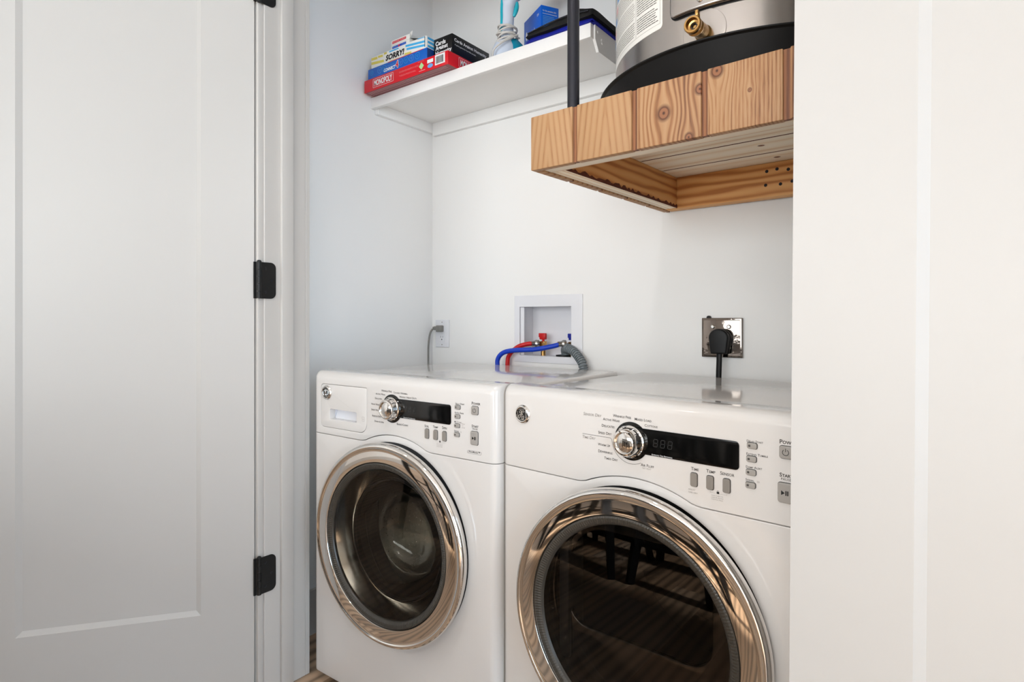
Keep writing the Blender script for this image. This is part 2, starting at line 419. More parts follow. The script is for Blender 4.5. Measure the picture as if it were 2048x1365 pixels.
def window(name, w, h, loc, rz):
    o = struct(bpy.data.objects.new(name, None)); link(o); o.location = loc; o.rotation_euler = (0, 0, rz)
    bm = BM(); f = .05
    box(bm, -w/2, w/2, -.03, .03, 0, f); box(bm, -w/2, w/2, -.03, .03, h - f, h)
    for x in (-w/2, -f/2, w/2 - f): box(bm, x, x + f, -.03, .03, f, h - f)
    obj('window_frame', bm, M['trim'], o, smooth=False)
    for x in (-w/2 + f, f/2): obj('pane', box(BM(), x, x + w/2 - 1.5*f, -.003, .003, f, h - f), M['windowglass'], o, smooth=False)
window('window_1', 4.6, 2.3, (-.2, RY0 - .05, .15), 0)
window('window_2', 2.4, 2.3, (RX1 + .05, -1.25, .15), pi / 2)
# floor with planks
fl = struct(obj('floor', box(BM(), RX0, RX1, RY0, YB + .1, -.05, -.012), M['seam'], smooth=False))
PW, PLN = .178, 1.36
pm = []
for i, fm in enumerate(FLOORS):
    bm = box(BM(), -PW / 2 + .0008, PW / 2 - .0008, -PLN / 2 + .0008, PLN / 2 - .0008, -.012, 0, bev=.0012, seg=1)
    me = bpy.data.meshes.new('plank'); bm.to_mesh(me); bm.free(); me.materials.append(fm); pm.append(me)
nx = int((RX1 - RX0) / PW) + 1
for ix in range(nx):
    x = RX0 + PW / 2 + ix * PW
    if x + PW / 2 > RX1 + .01: break
    off = random.random() * PLN; y = RY0 - off
    while y < YB:
        y0, y1 = max(y, RY0), min(y + PLN, YB)
        if y1 - y0 > .05 and not (y0 > YF1 and (x < XL - .1 or x > XR + .1)):
            p = bpy.data.objects.new('plank', random.choice(pm)); link(p); p.parent = fl
            p.location = (x, (y0 + y1) / 2, 0); p.scale = (1, (y1 - y0) / PLN, 1)
        y += PLN
# baseboards
slab('baseboard_left', XL, XL + .014, YF1, YB, 0, .15, m='trim')
slab('baseboard_back', XL + .014, XR - .014, YB - .014, YB, 0, .15, m='trim')
slab('baseboard_right', XR - .014, XR, YF1, YB, 0, .15, m='trim')
slab('baseboard_front', RX0, JL - .09, YF0 - .014, YF0, 0, .14, m='trim')
slab('baseboard_rear', RX0, RX1, RY0, RY0 + .014, 0, .14, m='trim')
slab('baseboard_room_left', RX0, RX0 + .014, RY0 + .014, YF0 - .014, 0, .14, m='trim')
# jamb, stops, casing
def jamb(x, s):
    bm = BM()
    box(bm, *sorted((x, x - s * .012)), YF0, YF1 - .0105, 0, HZ, bev=.001, seg=1)
    box(bm, *sorted((x, x - s * .0125)), YF1 - .010, YF1 + .004, 0, HZ, bev=.001, seg=1)
    box(bm, *sorted((x, x + s * .012)), .9712, 1.0085, 0, HZ, bev=.0015, seg=2)
    return bm
t1 = struct(obj('trim_1', jamb(JL, 1), M['trim'])); t2 = struct(obj('trim_2', jamb(JR, -1), M['trim']))
bm = BM(); box(bm, JL, JR, YF0, YF1, HZ, HZ + .012, bev=.001, seg=1); box(bm, JL, JR, .9712, 1.0085, HZ - .012, HZ, bev=.0015)
struct(obj('trim_3', bm, M['trim']))
bm = BM()
box(bm, JL - .083, JL - .006, YF0 - .0165, YF0, 0, HZ + .006, bev=.0015)
box(bm, JR + .006, JR + .083, YF0 - .0165, YF0, 0, HZ + .006, bev=.0015)
box(bm, JL - .083, JR + .083, YF0 - .0165, YF0, HZ + .0065, HZ + .09, bev=.0015)
struct(obj('trim_4', bm, M['trim']))

# ------------------------------------------------------------------ panel doors
def shaker_door(name, w, h, stile, rail_b, rail_t, th=.035):
    """hinge edge at x=0, leaf toward +x, shown face at y=0 and the other face at y=th"""
    root = struct(bpy.data.objects.new(name, None)); link(root)
    bm = BM(); bw, bd = .013, .008
    box(bm, 0, w, bd, th - bd, 0, h)
    for y0, sgn in ((bd, -1), (th - bd, 1)):
        yo = y0 + sgn * bd
        x0, x1, z0, z1 = stile, w - stile, rail_b, h - rail_t
        outer = [(0, 0), (w, 0), (w, h), (0, h)]; inner = [(x0, z0), (x1, z0), (x1, z1), (x0, z1)]
        inn2 = [(x0 + bw, z0 + bw), (x1 - bw, z0 + bw), (x1 - bw, z1 - bw), (x0 + bw, z1 - bw)]
        V = [[bm.verts.new((x, yo, z)) for x, z in lp] for lp in (outer, inner)]
        V.append([bm.verts.new((x, y0, z)) for x, z in inn2]); E = [bm.verts.new((x, y0, z)) for x, z in outer]
        for a, b in ((V[0], V[1]), (V[1], V[2]), (E, V[0])):
            for k in range(4):
                f = [a[k], a[(k + 1) % 4], b[(k + 1) % 4], b[k]]
                bm.faces.new(f if sgn < 0 else f[::-1])
    bmesh.ops.recalc_face_normals(bm, faces=bm.faces[:])
    obj('door_leaf', bm, M['door'], root, smooth=False)
    return root
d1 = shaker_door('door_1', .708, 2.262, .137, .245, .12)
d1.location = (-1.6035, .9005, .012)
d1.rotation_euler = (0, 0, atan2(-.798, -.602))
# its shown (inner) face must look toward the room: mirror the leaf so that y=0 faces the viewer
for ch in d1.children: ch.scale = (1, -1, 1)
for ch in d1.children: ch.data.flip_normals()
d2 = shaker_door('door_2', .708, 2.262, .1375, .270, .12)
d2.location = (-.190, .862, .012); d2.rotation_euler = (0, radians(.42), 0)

def hinge(parent_z, bottomcut=0):
    bm = BM(); z0, z1 = parent_z
    zc = (z0 + z1) / 2
    x = JL + .0012
    lp = rrect(.905, .957, z0, z1, (0.0, .016, .016, .0), n=8)
    me = flat_mesh([lp], .0022); me.transform(Matrix.Rotation(pi / 2, 4, 'Z')); me.transform(Matrix.Translation((x - .0002, 0, 0)))
    bm.from_mesh(me); bpy.data.meshes.remove(me)
    h = bpy.data.objects.new('hinge', None)
    root = obj('hinge', bm, M['hinge'])
    for i, (a, b) in enumerate(((0, .2), (.2, .4), (.4, .6), (.6, .8), (.8, 1))):
        kb = tube(BM(), [(x + .001, .9060, z0 + (z1 - z0) * a + .0004), (x + .001, .9060, z0 + (z1 - z0) * b - .0004)], .0062, 14)
        obj('knuckle', kb, M['hinge'], root)
    pb = BM(); lathe(pb, [(0, .006), (.004, .005), (.0066, .002), (.0066, 0), (0, 0)], (x + .001, .9060, z1), seg=14)
    obj('pin_tip', pb, M['hinge'], root)
    for zz, yy in ((z0 + .018, .925), (zc, .943), (z1 - .018, .925)):
        sb = BM(); lathe(sb, [(0, .0006), (.0032, .0009), (.0036, 0)], (x + .002, yy, zz), axis='X', seg=14)
        obj('screw', sb, M['blackmetal'], root)
    # leaf let into the door edge
    lb = BM(); box(lb, JL - .0055, JL - .002, .893, .901, z0, z1); obj('door_side_leaf', lb, M['hinge'], root)
    return root
for zz in ((1.1405, 1.2442), (.300, .4037), (1.981, 2.085)):
    h = hinge(zz); h.parent = t1

# ------------------------------------------------------------------ washer and dryer
W, D, ZT, ZC = .686, .60, .916, .928
SEAM = .744; CX, CZ_ = .343, .4960
def stretch_left(bm):
    for v in bm.verts:
        if v.co.x < .08: v.co.x -= .0115 * (1 - v.co.x / .08)
def round_front(bm, r=.021, rt=.023, top=None, th=.05, ybase=0):
    for i in range(1, 7):
        x = r * (1 - cos(i / 6 * pi / 2))
        for xx in (x, W - x):
            bmesh.ops.bisect_plane(bm, geom=bm.verts[:] + bm.edges[:] + bm.faces[:], plane_co=(xx, 0, 0), plane_no=(1, 0, 0))
        if top:
            bmesh.ops.bisect_plane(bm, geom=bm.verts[:] + bm.edges[:] + bm.faces[:], plane_co=(0, 0, top - rt * (1 - cos(i / 6 * pi / 2))), plane_no=(0, 0, 1))
    for v in bm.verts:
        d = min(v.co.x, W - v.co.x); off = 0
        if d < r: off += r - sqrt(max(0, r * r - (r - d) ** 2))
        if top:
            dz = top - v.co.z
            if dz < rt: off += rt - sqrt(max(0, rt * rt - (rt - dz) ** 2))
        k = max(0, min(1, 1 + (0 - v.co.y) / th)) if v.co.y > 0 else 1
        v.co.y += min(off, th * .92) * k
    stretch_left(bm)
def arc_pts(R, zlev, fil=.012):
    h = sqrt(R * R - (zlev - CZ_) ** 2); a0 = atan2(zlev - CZ_, h); pts = []
    for k in range(25):
        a = (pi - a0) + (2 * a0 - pi) * k / 24
        pts.append((CX + R * cos(a), CZ_ + R * sin(a)))
    # soften the two corners
    out = [(pts[0][0] - .014, zlev), (pts[0][0] - .005, zlev + .0008), (pts[1][0] - .003, pts[1][1] - .0012)] + pts[2:-2] + [(pts[-2][0] + .003, pts[-2][1] - .0012), (pts[-1][0] + .005, zlev + .0008), (pts[-1][0] + .014, zlev)]
    return out
WA = dict(loc=(-1.5438, 1.0598, 0), rz=radians(.9)); DR = dict(loc=(-.848, 1.0895, 0), rz=radians(-4.82))
def ge_badge(root, cx, cz):
    bm = BM(); lathe(bm, [(.0212, 0), (.0212, .002), (.019, .0052), (.0165, .0062), (.0150, .0058), (.0147, .0048)], (cx, 0, cz), axis='Y-', seg=40)
    b = obj('badge', bm, M['chrome'], root)
    bm = BM(); plate(bm, [circle(cx, cz, .0149, 36)], .005)
    obj('badge_face', bm, M['black'], b)
    bm = BM(); y = -.0054; R = .0135
    G = [(-.22, .30), (-.42, .22), (-.50, .42), (-.34, .60), (-.10, .66), (-.06, .40), (-.14, .05), (-.30, -.30), (-.46, -.62), (-.72, -.66), (-.80, -.38), (-.60, -.12), (-.28, -.02), (.02, .02)]
    Ee = [(.30, .34), (.52, .40), (.50, .62), (.28, .62), (.10, .38), (.12, .12), (.34, .02), (.10, -.04), (-.04, -.30), (.02, -.62), (.26, -.78), (.52, -.60), (.56, -.30), (.36, -.20), (.26, -.38), (.36, -.52)]
    for path in (G, Ee):
        pp = smooth_path([(cx + p[0] * R * .86, y, cz + p[1] * R) for p in path], 5)
        tube(bm, pp, .00075, 6)
    for a0, a1 in ((60, 130), (150, 220), (240, 310), (330, 400)):
        pp = [(cx + R * (.97 - .10 * sin(pi * k / 8)) * cos(radians(a0 + (a1 - a0) * k / 8)), y, cz + R * (.97 - .10 * sin(pi * k / 8)) * sin(radians(a0 + (a1 - a0) * k / 8))) for k in range(9)]
        tube(bm, pp, .0006, 6)
    obj('badge_monogram', bm, M['chrome'], b)
def machine(kind, name, label):
    wash = kind == 'w'; d = WA if wash else DR
    root = thing(name, label, 'washing machine' if wash else 'dryer', d['loc'], d['rz'])
    # cabinet: open-front shell
    bm = BM(); th = .012
    box(bm, .0015, W - .0015, .035, D + .035, .03, ZT, bev=.012, seg=4)
    kill = [f for f in bm.faces if f.normal.y < -.9 and f.calc_area() > .1]
    bmesh.ops.delete(bm, geom=kill, context='FACES')
    bmesh.ops.solidify(bm, geom=bm.faces[:], thickness=th)
    stretch_left(bm)
    obj('cabinet', bm, M['enamel'], root)
    bm = BM(); hi = .62 * D
    box(bm, .012, W - .012, .028, .05, .05, ZT - .02)
    # dark liner behind the seams, with the door hole cut as a ring of quads
    bm.free(); bm = BM(); plate(bm, [[(.014, .05), (W - .014, .05), (W - .014, .9), (.014, .9)], circle(CX, CZ_, .2495, 64)], .01, y=.045)
    obj('inner_liner', bm, M['seam'], root, smooth=False)
    # lower front panel
    arc = arc_pts(.2765, SEAM)
    arc_lo = [(x, z) for x, z in arc]
    lo = [(0, .034), (W, .034), (W, SEAM - .0012)] + [(x, z - .0012) for x, z in arc_lo[::-1]] + [(0, SEAM - .0012)]
    bm = BM(); plate(bm, [lo, circle(CX, CZ_, .2575, 96)], .036, y=.036, bevel=.0014)
    round_front(bm, th=.034)
    obj('front_panel', bm, M['enamel'], root, angle=24)
    # console
    up = [(0, SEAM + .0006)] + [(x, z + .0006) for x, z in arc] + [(W, SEAM + .0006), (W, ZC), (0, ZC)]
    loops = [up]
    if wash: loops.append(rrect(.0335, .2330, .7645, .8915, (.012, .028, .003, .012)))
    bm = BM(); plate(bm, loops, .072, y=.072, bevel=.0012)
    round_front(bm, top=ZC, th=.06)
    con = obj('control_panel', bm, M['enamel'], root, angle=24)
    # hinge side seam line on the cabinet side
    bm = BM(); box(bm, W - .0016, W - .0008, .085, .30, .796, .800); obj('side_seam', bm, M['seam'], root, smooth=False)
    if wash:
        bm = BM(); plate(bm, [rrect(.0345, .2320, .7655, .8905, (.012, .028, .003, .012)), rrect(.070, .189, .790, .8195, .005)], .02, y=.0202, bevel=.001)
        stretch_left(bm)
        dw = obj('detergent_drawer', bm, M['enamel'], root)
        bm = BM()
        # sloped finger pocket
        for (a, b, c_, e) in (((.066, .018, .822), (.193, .018, .822), (.193, .031, .812), (.066, .031, .812)), ((.066, .031, .812), (.193, .031, .812), (.193, .018, .786), (.066, .018, .786)),
                              ((.066, .018, .786), (.066, .018, .822), (.066, .031, .812), (.066, .031, .80)), ((.193, .018, .822), (.193, .018, .786), (.193, .031, .80), (.193, .031, .812))):
            poly(bm, [a, b, c_, e])
        obj('finger_pull', bm, M['plastic'], dw, smooth=False)
        bm = BM(); stroke(bm, [(.2135, .798), (.2225, .798), (.2225, .8095), (.2135, .8095), (.2135, .798)], .0005, -.0003)
        stroke(bm, [(.2145, .803), (.221, .803)], .0005, -.0003)
        obj('fill_line_mark', bm, M['inklight'], dw, smooth=False)
    ge_badge(root, .0566, .8665)
    # display
    r = .0375; kx, kz = .3355, .8435; zt, zb = .8713, .8220
    at = math.asin((zt - kz) / r); ab = math.asin((zb - kz) / r)
    lp = rrect(.40, .546, zb, zt, (0, .007, .007, 0))
    pts = [p for p in lp if p[0] > .41]
    arcp = [(kx + r * cos(at + (2 * pi - at + ab) * k / 48), kz + r * sin(at + (2 * pi - at + ab) * k / 48)) for k in range(49)]
    bm = BM(); plate(bm, [pts + arcp], .0016, bevel=.0004)
    dp = obj('display', bm, M['black'], root)
    bm = BM()
    for i in range(3):
        x0 = .3835 + i * .0148; sl = .0016
        segs = [((0, 0), (.008, 0)), ((0, .007), (.008, .007)), ((0, .014), (.008, .014)), ((0, 0), (0, .007)), ((0, .007), (0, .014)), ((.008, 0), (.008, .007)), ((.008, .007), (.008, .014))]
        for (a, b) in segs:
            dx, dz = b[0] - a[0], b[1] - a[1]; k = .12
            stroke(bm, [(x0 + a[0] + dx * k + sl * a[1] / .014, .8400 + a[1] + dz * k), (x0 + b[0] - dx * k + sl * b[1] / .014, .8400 + b[1] - dz * k)], .0011, -.00172)
    obj('display_digits', bm, M['inkfaint'], dp, smooth=False)
    bm = BM(); text_into(bm, 'Estimated Time Remaining', (.3806, -.0016, .8232), (1, 0, 0), (0, 0, 1), width=.042, lift=.0002)
    obj('display_caption', bm, M['inkwhite'], dp, smooth=False)
    # knob
    bm = BM(); c0 = (.3330, -.0016, .8427)
    lathe(bm, [(0.0, 0), (.0315, 0), (.0318, .003), (.0300, .0048), (.0285, .005), (.0280, .007), (.0268, .0165), (.0262, .0200), (.0245, .0222), (.0215, .0226), (.0196, .0212), (.0190, .0196), (.0150, .0214), (.009, .0228), (0, .0234)], c0, axis='Y-', seg=56)
    kn = obj('selector_knob', bm, M['chrome'], root)
    bm = BM()
    for k in range(12):
        a = 2 * pi * k / 12 + .2
        tube(bm, [(c0[0] + .0287 * cos(a), -.0075, c0[2] + .0287 * sin(a)), (c0[0] + .0275 * cos(a), -.0175, c0[2] + .0275 * sin(a))], .0007, 6)
    obj('knob_grip_lines', bm, M['blackmetal'], kn)
    # buttons
    def button(nm, x, z, w, h, rr, m, icon=None):
        bm = BM(); plate(bm, [rrect(x - w/2 - .0007, x + w/2 + .0007, z - h/2 - .0007, z + h/2 + .0007, rr + .0006)], .0006)
        plate(bm, [rrect(x - w/2, x + w/2, z - h/2, z + h/2, rr)], .0034, bevel=.0009, mi=1)
        b = obj(nm, bm, [M['seam'], m], root); y = -.0037
        if icon == 'dot':
            bm = BM(); plate(bm, [rrect(x - w/2 + .0026, x - w/2 + .0062, z - .0018, z + .0018, .001)], .0003, y=-.0034); obj('indicator_light', bm, M['ink'], b)
        if icon == 'power':
            bm = BM(); R = .0048
            stroke(bm, [(x + R * sin(radians(t)), z + R * cos(radians(t))) for t in range(32, 331, 15)], .0009, y); stroke(bm, [(x, z + .0012), (x, z + .0062)], .0009, y)
            obj('power_symbol', bm, M['inkblack'], b, smooth=False)
        if icon == 'play':
            bm = BM(); poly(bm, [(x - .0055, y, z - .0038), (x + .0002, y, z), (x - .0055, y, z + .0038)])
            for dx in (.0012, .0040): quad(bm, (x + dx, y, z - .0038), (1, 0, 0), (0, 0, 1), .0018, .0076)
            obj('start_symbol', bm, M['inkblack'], b, smooth=False)
    for x, nm in ((.4645, 'option_button'), (.4945, 'option_button'), (.5242, 'option_button')): button(nm, x, .7918, .0128, .0245, .0035, M['grey'])
    for x, z in ((.5678, .8675), (.5668, .8450), (.5660, .8225), (.5652, .8005)): button('small_button', x, z, .0165, .0098, .003, M['greylight'], 'dot')
    button('power_button', .6222, .8645, .0202, .0205, .004, M['greylight'], 'power')
    button('start_button', .6208, .7985, .0222, .0325, .004, M['greylight'], 'play')
    # lettering
    bm = BM(); U, V = (1, 0, 0), (0, 0, 1)
    def T(s, x0, x1, z, mi=0, **k): text_into(bm, s, (x0, -.0001, z), U, V, width=x1 - x0, mi=mi, bold=k.pop('bold', .008), **k)
    if wash:
        T('Wrinkle Free', .293, .334, .8862); T('Colors / Normal', .3405, .394, .8843); T('Whites / Heavy Duty', .363, .427, .8748)
        T('Active Wear', .2708, .3083, .8762); T('Delicates', .2671, .2944, .8636); T('Hand Wash', .2528, .2856, .8473)
        T('Speed Wash', .2521, .2864, .8316); T('Rinse & Spin', .2559, .2915, .8150); T('Drain & Spin', .2656, .3025, .8010)
        T('BasketClean', .3538, .3945, .8022)
        T('Soil', .4557, .4704, .8074); T('Temp', .4848, .5020, .8084); T('Spin', .5157, .5316, .8090)
        T('Delay Start', .5598, .5889, .8738); T('Extra Rinse', .5583, .5866, .8518); T('My Cycle', .5567, .5790, .8293); T('Signal', .5559, .5720, .8069)
        T('Hold\nto\nstore', .5805, .5905, .8180, mi=1, bold=0)
        T('RinseMaster™', .6030, .6370, .7628, small=False, bold=.01)
        stroke(bm, rrect(.5985, .6415, .7605, .7675, .0033) + [(.6018, .7605)], .0005, -.0004)
    else:
        T('Sensor Dry', .2222, .2669, .8822, mi=1, shear=.15); T('Wrinkle Free', .2939, .3352, .8864); T('Mixed Load', .3430, .3790, .8850)
        T('Active Wear', .2704, .3095, .8770); T('Cottons', .3646, .3918, .8752); T('Delicates', .2676, .2973, .8636)
        T('Speed Dry', .2591, .2905, .8486); T('Time Dry', .2200, .2527, .8345, mi=1, shear=.15); T('Warm Up', .2584, .2871, .8246)
        T('Dewrinkle', .2591, .2926, .8108); T('Timed Dry', .2732, .3048, .7990); T('Air Fluff', .3564, .3845, .7985)
        T('no heat', .3602, .3783, .7938, mi=1, bold=0)
        T('Time', .4587, .4732, .8082); T('Temp', .4872, .5040, .8088); T('Sensor', .5125, .5375, .8092)
        T('Delay Start', .5586, .5857, .8730); T('Extend Tumble', .5581, .5935, .8510); T('Damp Alert', .5572, .5840, .8290); T('Signal', .5566, .5714, .8070)
        T('adjust\ntime dry', .4533, .4712, .7664, mi=1, bold=0)
        stroke(bm, [(.2200, .8438), (.2878, .8434)] + [(kx + .0445 * cos(radians(t)), kz + .0445 * sin(radians(t))) for t in range(184, 304, 6)], .0007, -.0004)
    for q in (0, 1, 2):
        stroke(bm, [(.5755 + q * .0015 + .0013 * (1 - abs(t)), .8080 + t * .0016) for t in (-1, -.5, 0, .5, 1)], .0004, -.0004, mi=1)
    T('Power', .6120, .6385, .8776, bold=.02); T('Start', .6118, .6328, .8236, bold=.02); T('PAUSE', .6143, .6300, .8182, small=False, bold=0)
    T('hold 3 secs to\nlock & unlock\ncontrol panel', .4965, .5185, .7628, mi=1, bold=0)
    # padlock
    quad(bm, (.5062, -.0001, .7745), U, V, .0046, .0036, mi=2); stroke(bm, [(.5072 + .0013 - .0013 * cos(t * pi / 6), .7782 + .0018 * sin(t * pi / 6)) for t in range(7)], .0006, -.0004, mi=2)
    stroke(bm, [(.4945, .7775), (.4945, .7750), (.5045, .7750)], .0003, -.0004, mi=1); stroke(bm, [(.5125, .7750), (.5242, .7750), (.5242, .7775)], .0003, -.0004, mi=1)
    obj('panel_lettering', bm, [M['ink'], M['inklight'], M['inkblack']], root, smooth=False)['kind'] = 'stuff'
    # feet
    for x in (.05, W - .05):
        for y in (.09, D - .03):
            bm = BM(); lathe(bm, [(0, 0), (.022, 0), (.022, .012), (.010, .014), (.010, .034), (0, .034)], (x, y, 0), seg=20); obj('foot', bm, M['rubber'], root)
    # ---------------- door
    dc = (CX, 0, CZ_)
    bm = BM(); lathe(bm, [(.2200, .004), (.2420, .006), (.2500, .011), (.2580, .020), (.2620, .029), (.2625, .035), (.2600, .0410), (.2560, .0448), (.2520, .0458), (.2495, .0446), (.2480, .0434), (.2400, .0440), (.2280, .0444), (.2180, .0446), (.2135, .0444), (.2122, .0425), (.2120, .020)], dc, axis='Y-', seg=160)
    ring = obj('door_ring', bm, M['chrome'], root, angle=50)
    # ribbed grey bezel, ribs as real teeth
    bm = BM(); N = 240
    prof = [(.2119, .038, 0), (.2105, .0430, 0), (.2070, .0445, 1), (.2000, .0425, 1), (.1950, .0390, 0), (.1920, .0340, 0), (.1915, .018, 0)]
    rings = []
    for (r_, h_, rib) in prof:
        rings.append([bm.verts.new((CX + r_ * cos(2 * pi * k / (2 * N)), -(h_ + (.0007 if rib and k % 2 else 0)), CZ_ + r_ * sin(2 * pi * k / (2 * N)))) for k in range(2 * N)])
    for a, b in zip(rings, rings[1:]):
        for k in range(2 * N): bm.faces.new((a[k], a[(k + 1) % (2 * N)], b[(k + 1) % (2 * N)], b[k]))
    bmesh.ops.recalc_face_normals(bm, faces=bm.faces[:])
    obj('door_bezel', bm, M['bezel'], ring, smooth=False)
    bm = BM(); lathe(bm, [(.2575, -.034), (.2572, -.012), (.225, -.010), (.225, -.040)], dc, axis='Y-', seg=96)
    obj('door_frame_back', bm, M['blackmatte'] if not wash else M['rubber'], ring)
    if wash:
        # steel cone, then the clear bowl pushed into the drum behind a tinted flat pane
        bm = BM(); lathe(bm, [(.1920, .030), (.1890, .027), (.1800, .018), (.1640, .000), (.1580, -.010), (.1570, -.016)], dc, axis='Y-', seg=96)
        obj('door_liner', bm, M['liner'], ring)
        pr = [(.1565, -.012), (.1545, -.040), (.1460, -.080), (.1200, -.112), (.0700, -.130), (0, -.136)]
        inn = [(0, -.132), (.0690, -.126), (.1170, -.1085), (.1425, -.078), (.1510, -.038), (.1530, -.012)]
        bm = BM(); lathe(bm, pr + inn, dc, axis='Y-', seg=96, closed=True)
        obj('door_glass_bowl', bm, M['glass'], ring)
        bm = BM(); lathe(bm, [(.1918, .0365), (0, .0400)], dc, axis='Y-', seg=96)
        obj('door_outer_pane', bm, M['tint'], ring)
        bm = BM(); lathe(bm, [(.1585, -.006), (.1560, -.004), (.1545, -.010), (.1550, -.024), (.1590, -.026)], dc, axis='Y-', seg=80); obj('bowl_seal', bm, M['blackmatte'], ring)
        bm = BM(); lathe(bm, [(.243, -.030), (.215, -.045), (.205, -.075), (.222, -.09), (.205, -.105), (.192, -.112)], dc, axis='Y-', seg=80)
        obj('door_gasket', bm, M['rubber'], root)
        bm = BM(); lathe(bm, [(.190, -.110), (.205, -.113), (.245, -.122), (.252, -.135), (.252, -.50), (.240, -.515), (.10, -.50), (0, -.495)], dc, axis='Y-', seg=96)
        dr = obj('drum', bm, M['drum'], root)
        for k in range(3):
            a = 2 * pi * k / 3 + .5
            bm = BM(); n_ = Vector((cos(a), 0, sin(a))); t_ = Vector((-sin(a), 0, cos(a))); rows = []
            for y, hh in ((.14, .02), (.18, .045), (.44, .045), (.49, .02)):
                rows.append([bm.verts.new(Vector((CX, y, CZ_)) + n_ * (.252 - hh * (1 - abs(q) ** 1.5)) + t_ * (q * .035)) for q in (-1, -.6, -.25, 0, .25, .6, 1)])
            for a1, b1 in zip(rows, rows[1:]):
                for j in range(6): bm.faces.new((a1[j], a1[j + 1], b1[j + 1], b1[j]))
            obj('drum_paddle', bm, M['plastic'] if False else M['chromedark'], dr)
    else:
        bm = BM(); lathe(bm, [(.1918, .0345), (0, .0400)], dc, axis='Y-', seg=96)
        obj('door_smoked_glass', bm, M['smoke'], ring)
        # moulded inner window box behind the smoked glass
        bm = BM(); plate(bm, [circle(CX, CZ_, .235, 64), rrect(CX - .150, CX + .150, CZ_ - .045, CZ_ + .16, (.045, .045, .09, .09))], .012, y=.010, bevel=.003)
        obj('inner_window_surround', bm, M['chromedark'], ring)
        bm = BM(); box(bm, CX - .17, CX - .145, -.012, .05, CZ_ - .12, CZ_ + .14, bev=.006); obj('latch_side_moulding', bm, M['rubber'], ring)
        bm = BM(); lathe(bm, [(.24, -.02), (.245, -.05), (.30, -.08), (.30, -.50), (0, -.52)], dc, axis='Y-', seg=80)
        dr = obj('drum', bm, M['dark'], root)
    tau = radians(3.5); R_ = Matrix.Rotation(tau, 4, 'Z'); pv = Vector((CX + .060, 0, 0))
    ring.rotation_euler = (0, 0, tau); ring.location = pv - R_ @ pv + Vector((.003, 0, .001))
    return root
machine('w', 'washing_machine', 'white front-loading washer with a detergent drawer, left of the two machines')
machine('d', 'clothes_dryer', 'white front-loading dryer with a dark smoked door window, right of the two machines')

# ------------------------------------------------------------------ shelf with ledgers
SF, SZ0, SZ1, SX1 = 1.4715, 1.904, 1.922, -.842
bm = box(BM(), XL, SX1, SF + .018, YB, SZ0, SZ1, bev=.001, seg=1)
sh = tag(obj('wall_shelf', bm, M['shelf']), 'white painted wooden shelf high in the closet carrying boxed games and a steamer', 'shelf')
obj('front_strip', box(BM(), XL, SX1 + .004, SF, SF + .018, SZ1 - .0405, SZ1 + .0005, bev=.0018), M['shelf'], sh)
obj('back_ledger', box(BM(), XL + .018, SX1 + .3, YB - .018, YB, SZ0 - .053, SZ0, bev=.0012), M['shelf'], sh)
obj('side_ledger', box(BM(), XL, XL + .018, SF + .028, YB, SZ0 - .040, SZ0, bev=.0012), M['shelf'], sh)
# end board with a clipped front corner
bm = BM()
pr = [(SF + .0185, SZ1 + .0), (SF + .0185, SZ1 - .040), (SF + .040, SZ1 - .071), (YB - .018, SZ1 - .071), (YB - .018, SZ1)]
for x, rev in ((SX1 + .0002, True), (SX1 + .016, False)):
    pass
va = [bm.verts.new((SX1 + .0002, y, z)) for y, z in pr]; vb = [bm.verts.new((SX1 + .0085, y, z)) for y, z in pr]
bm.faces.new(va[::-1]); bm.faces.new(vb)
for k in range(5): bm.faces.new((va[k], va[(k + 1) % 5], vb[(k + 1) % 5], vb[k]))
bmesh.ops.recalc_face_normals(bm, faces=bm.faces[:])
eb = obj('end_board', bm, M['shelf'], sh, smooth=False)
for y, z in ((1.505, 1.905), (1.528, 1.890), (1.531, 1.882)):
    bm = BM(); lathe(bm, [(0, .0022), (.003, .0016), (.0042, 0)], (SX1 + .0085, y, z), axis='X', seg=12); obj('screw', bm, M['shelf'], eb)
bm = BM()   # a second ledger end under the shelf at the left wall
box(bm, XL, XL + .0165, SF + .020, SF + .0275, SZ0 - .040, SZ0 - .001, bev=.001); obj('ledger_end', bm, M['shelf'], sh)

# ------------------------------------------------------------------ boxed games
def carton(name, label, x0, x1, y0, y1, z0, z1, m, cat='box', group=None, bev=.0012):
    root = thing(name, label, cat, ((x0 + x1) / 2, (y0 + y1) / 2, z0), 0, group)
    w, d_, h = x1 - x0, y1 - y0, z1 - z0
    obj('carton', box(BM(), -w/2, w/2, -d_/2, d_/2, 0, h, bev=bev), m, root)
    return root, w, d_, h
U, V, UR = (1, 0, 0), (0, 0, 1), (0, 1, 0)
ZM = SZ1 + .0008
r, w, d_, h = carton('board_game_box', 'long flat red board game box overhanging the shelf, lowest of the stack', -1.773, -1.347, 1.427, 1.700, ZM, ZM + .045, M['boxred'])
bm = BM()
y = -d_/2
text_into(bm, 'MONOPOLY', (-w/2 + .056, y, .0125), U, V, width=.098, height=.0225, mi=0, bold=.03, small=False, lift=.0006)
for lp in (rrect(-w/2 + .050, -w/2 + .160, .0085, .0385, .001),):
    stroke(bm, lp + [lp[0]], .0011, y - .0007, mi=0)
for i, (x0, x1, z) in enumerate(((.19, .29, .0300), (.19, .29, .0268), (.19, .27, .0165), (.195, .275, .0135))):
    text_into(bm, 'the fast dealing property trading game for two to eight players', (-w/2 + x0, y, z), U, V, width=x1 - x0, height=.0018, mi=1, small=False, lift=.0006)
text_into(bm, 'AGES 8+ | 2-8 players', (-w/2 + .285, y, .0385), U, V, width=.03, height=.0022, mi=1, small=False, lift=.0006)
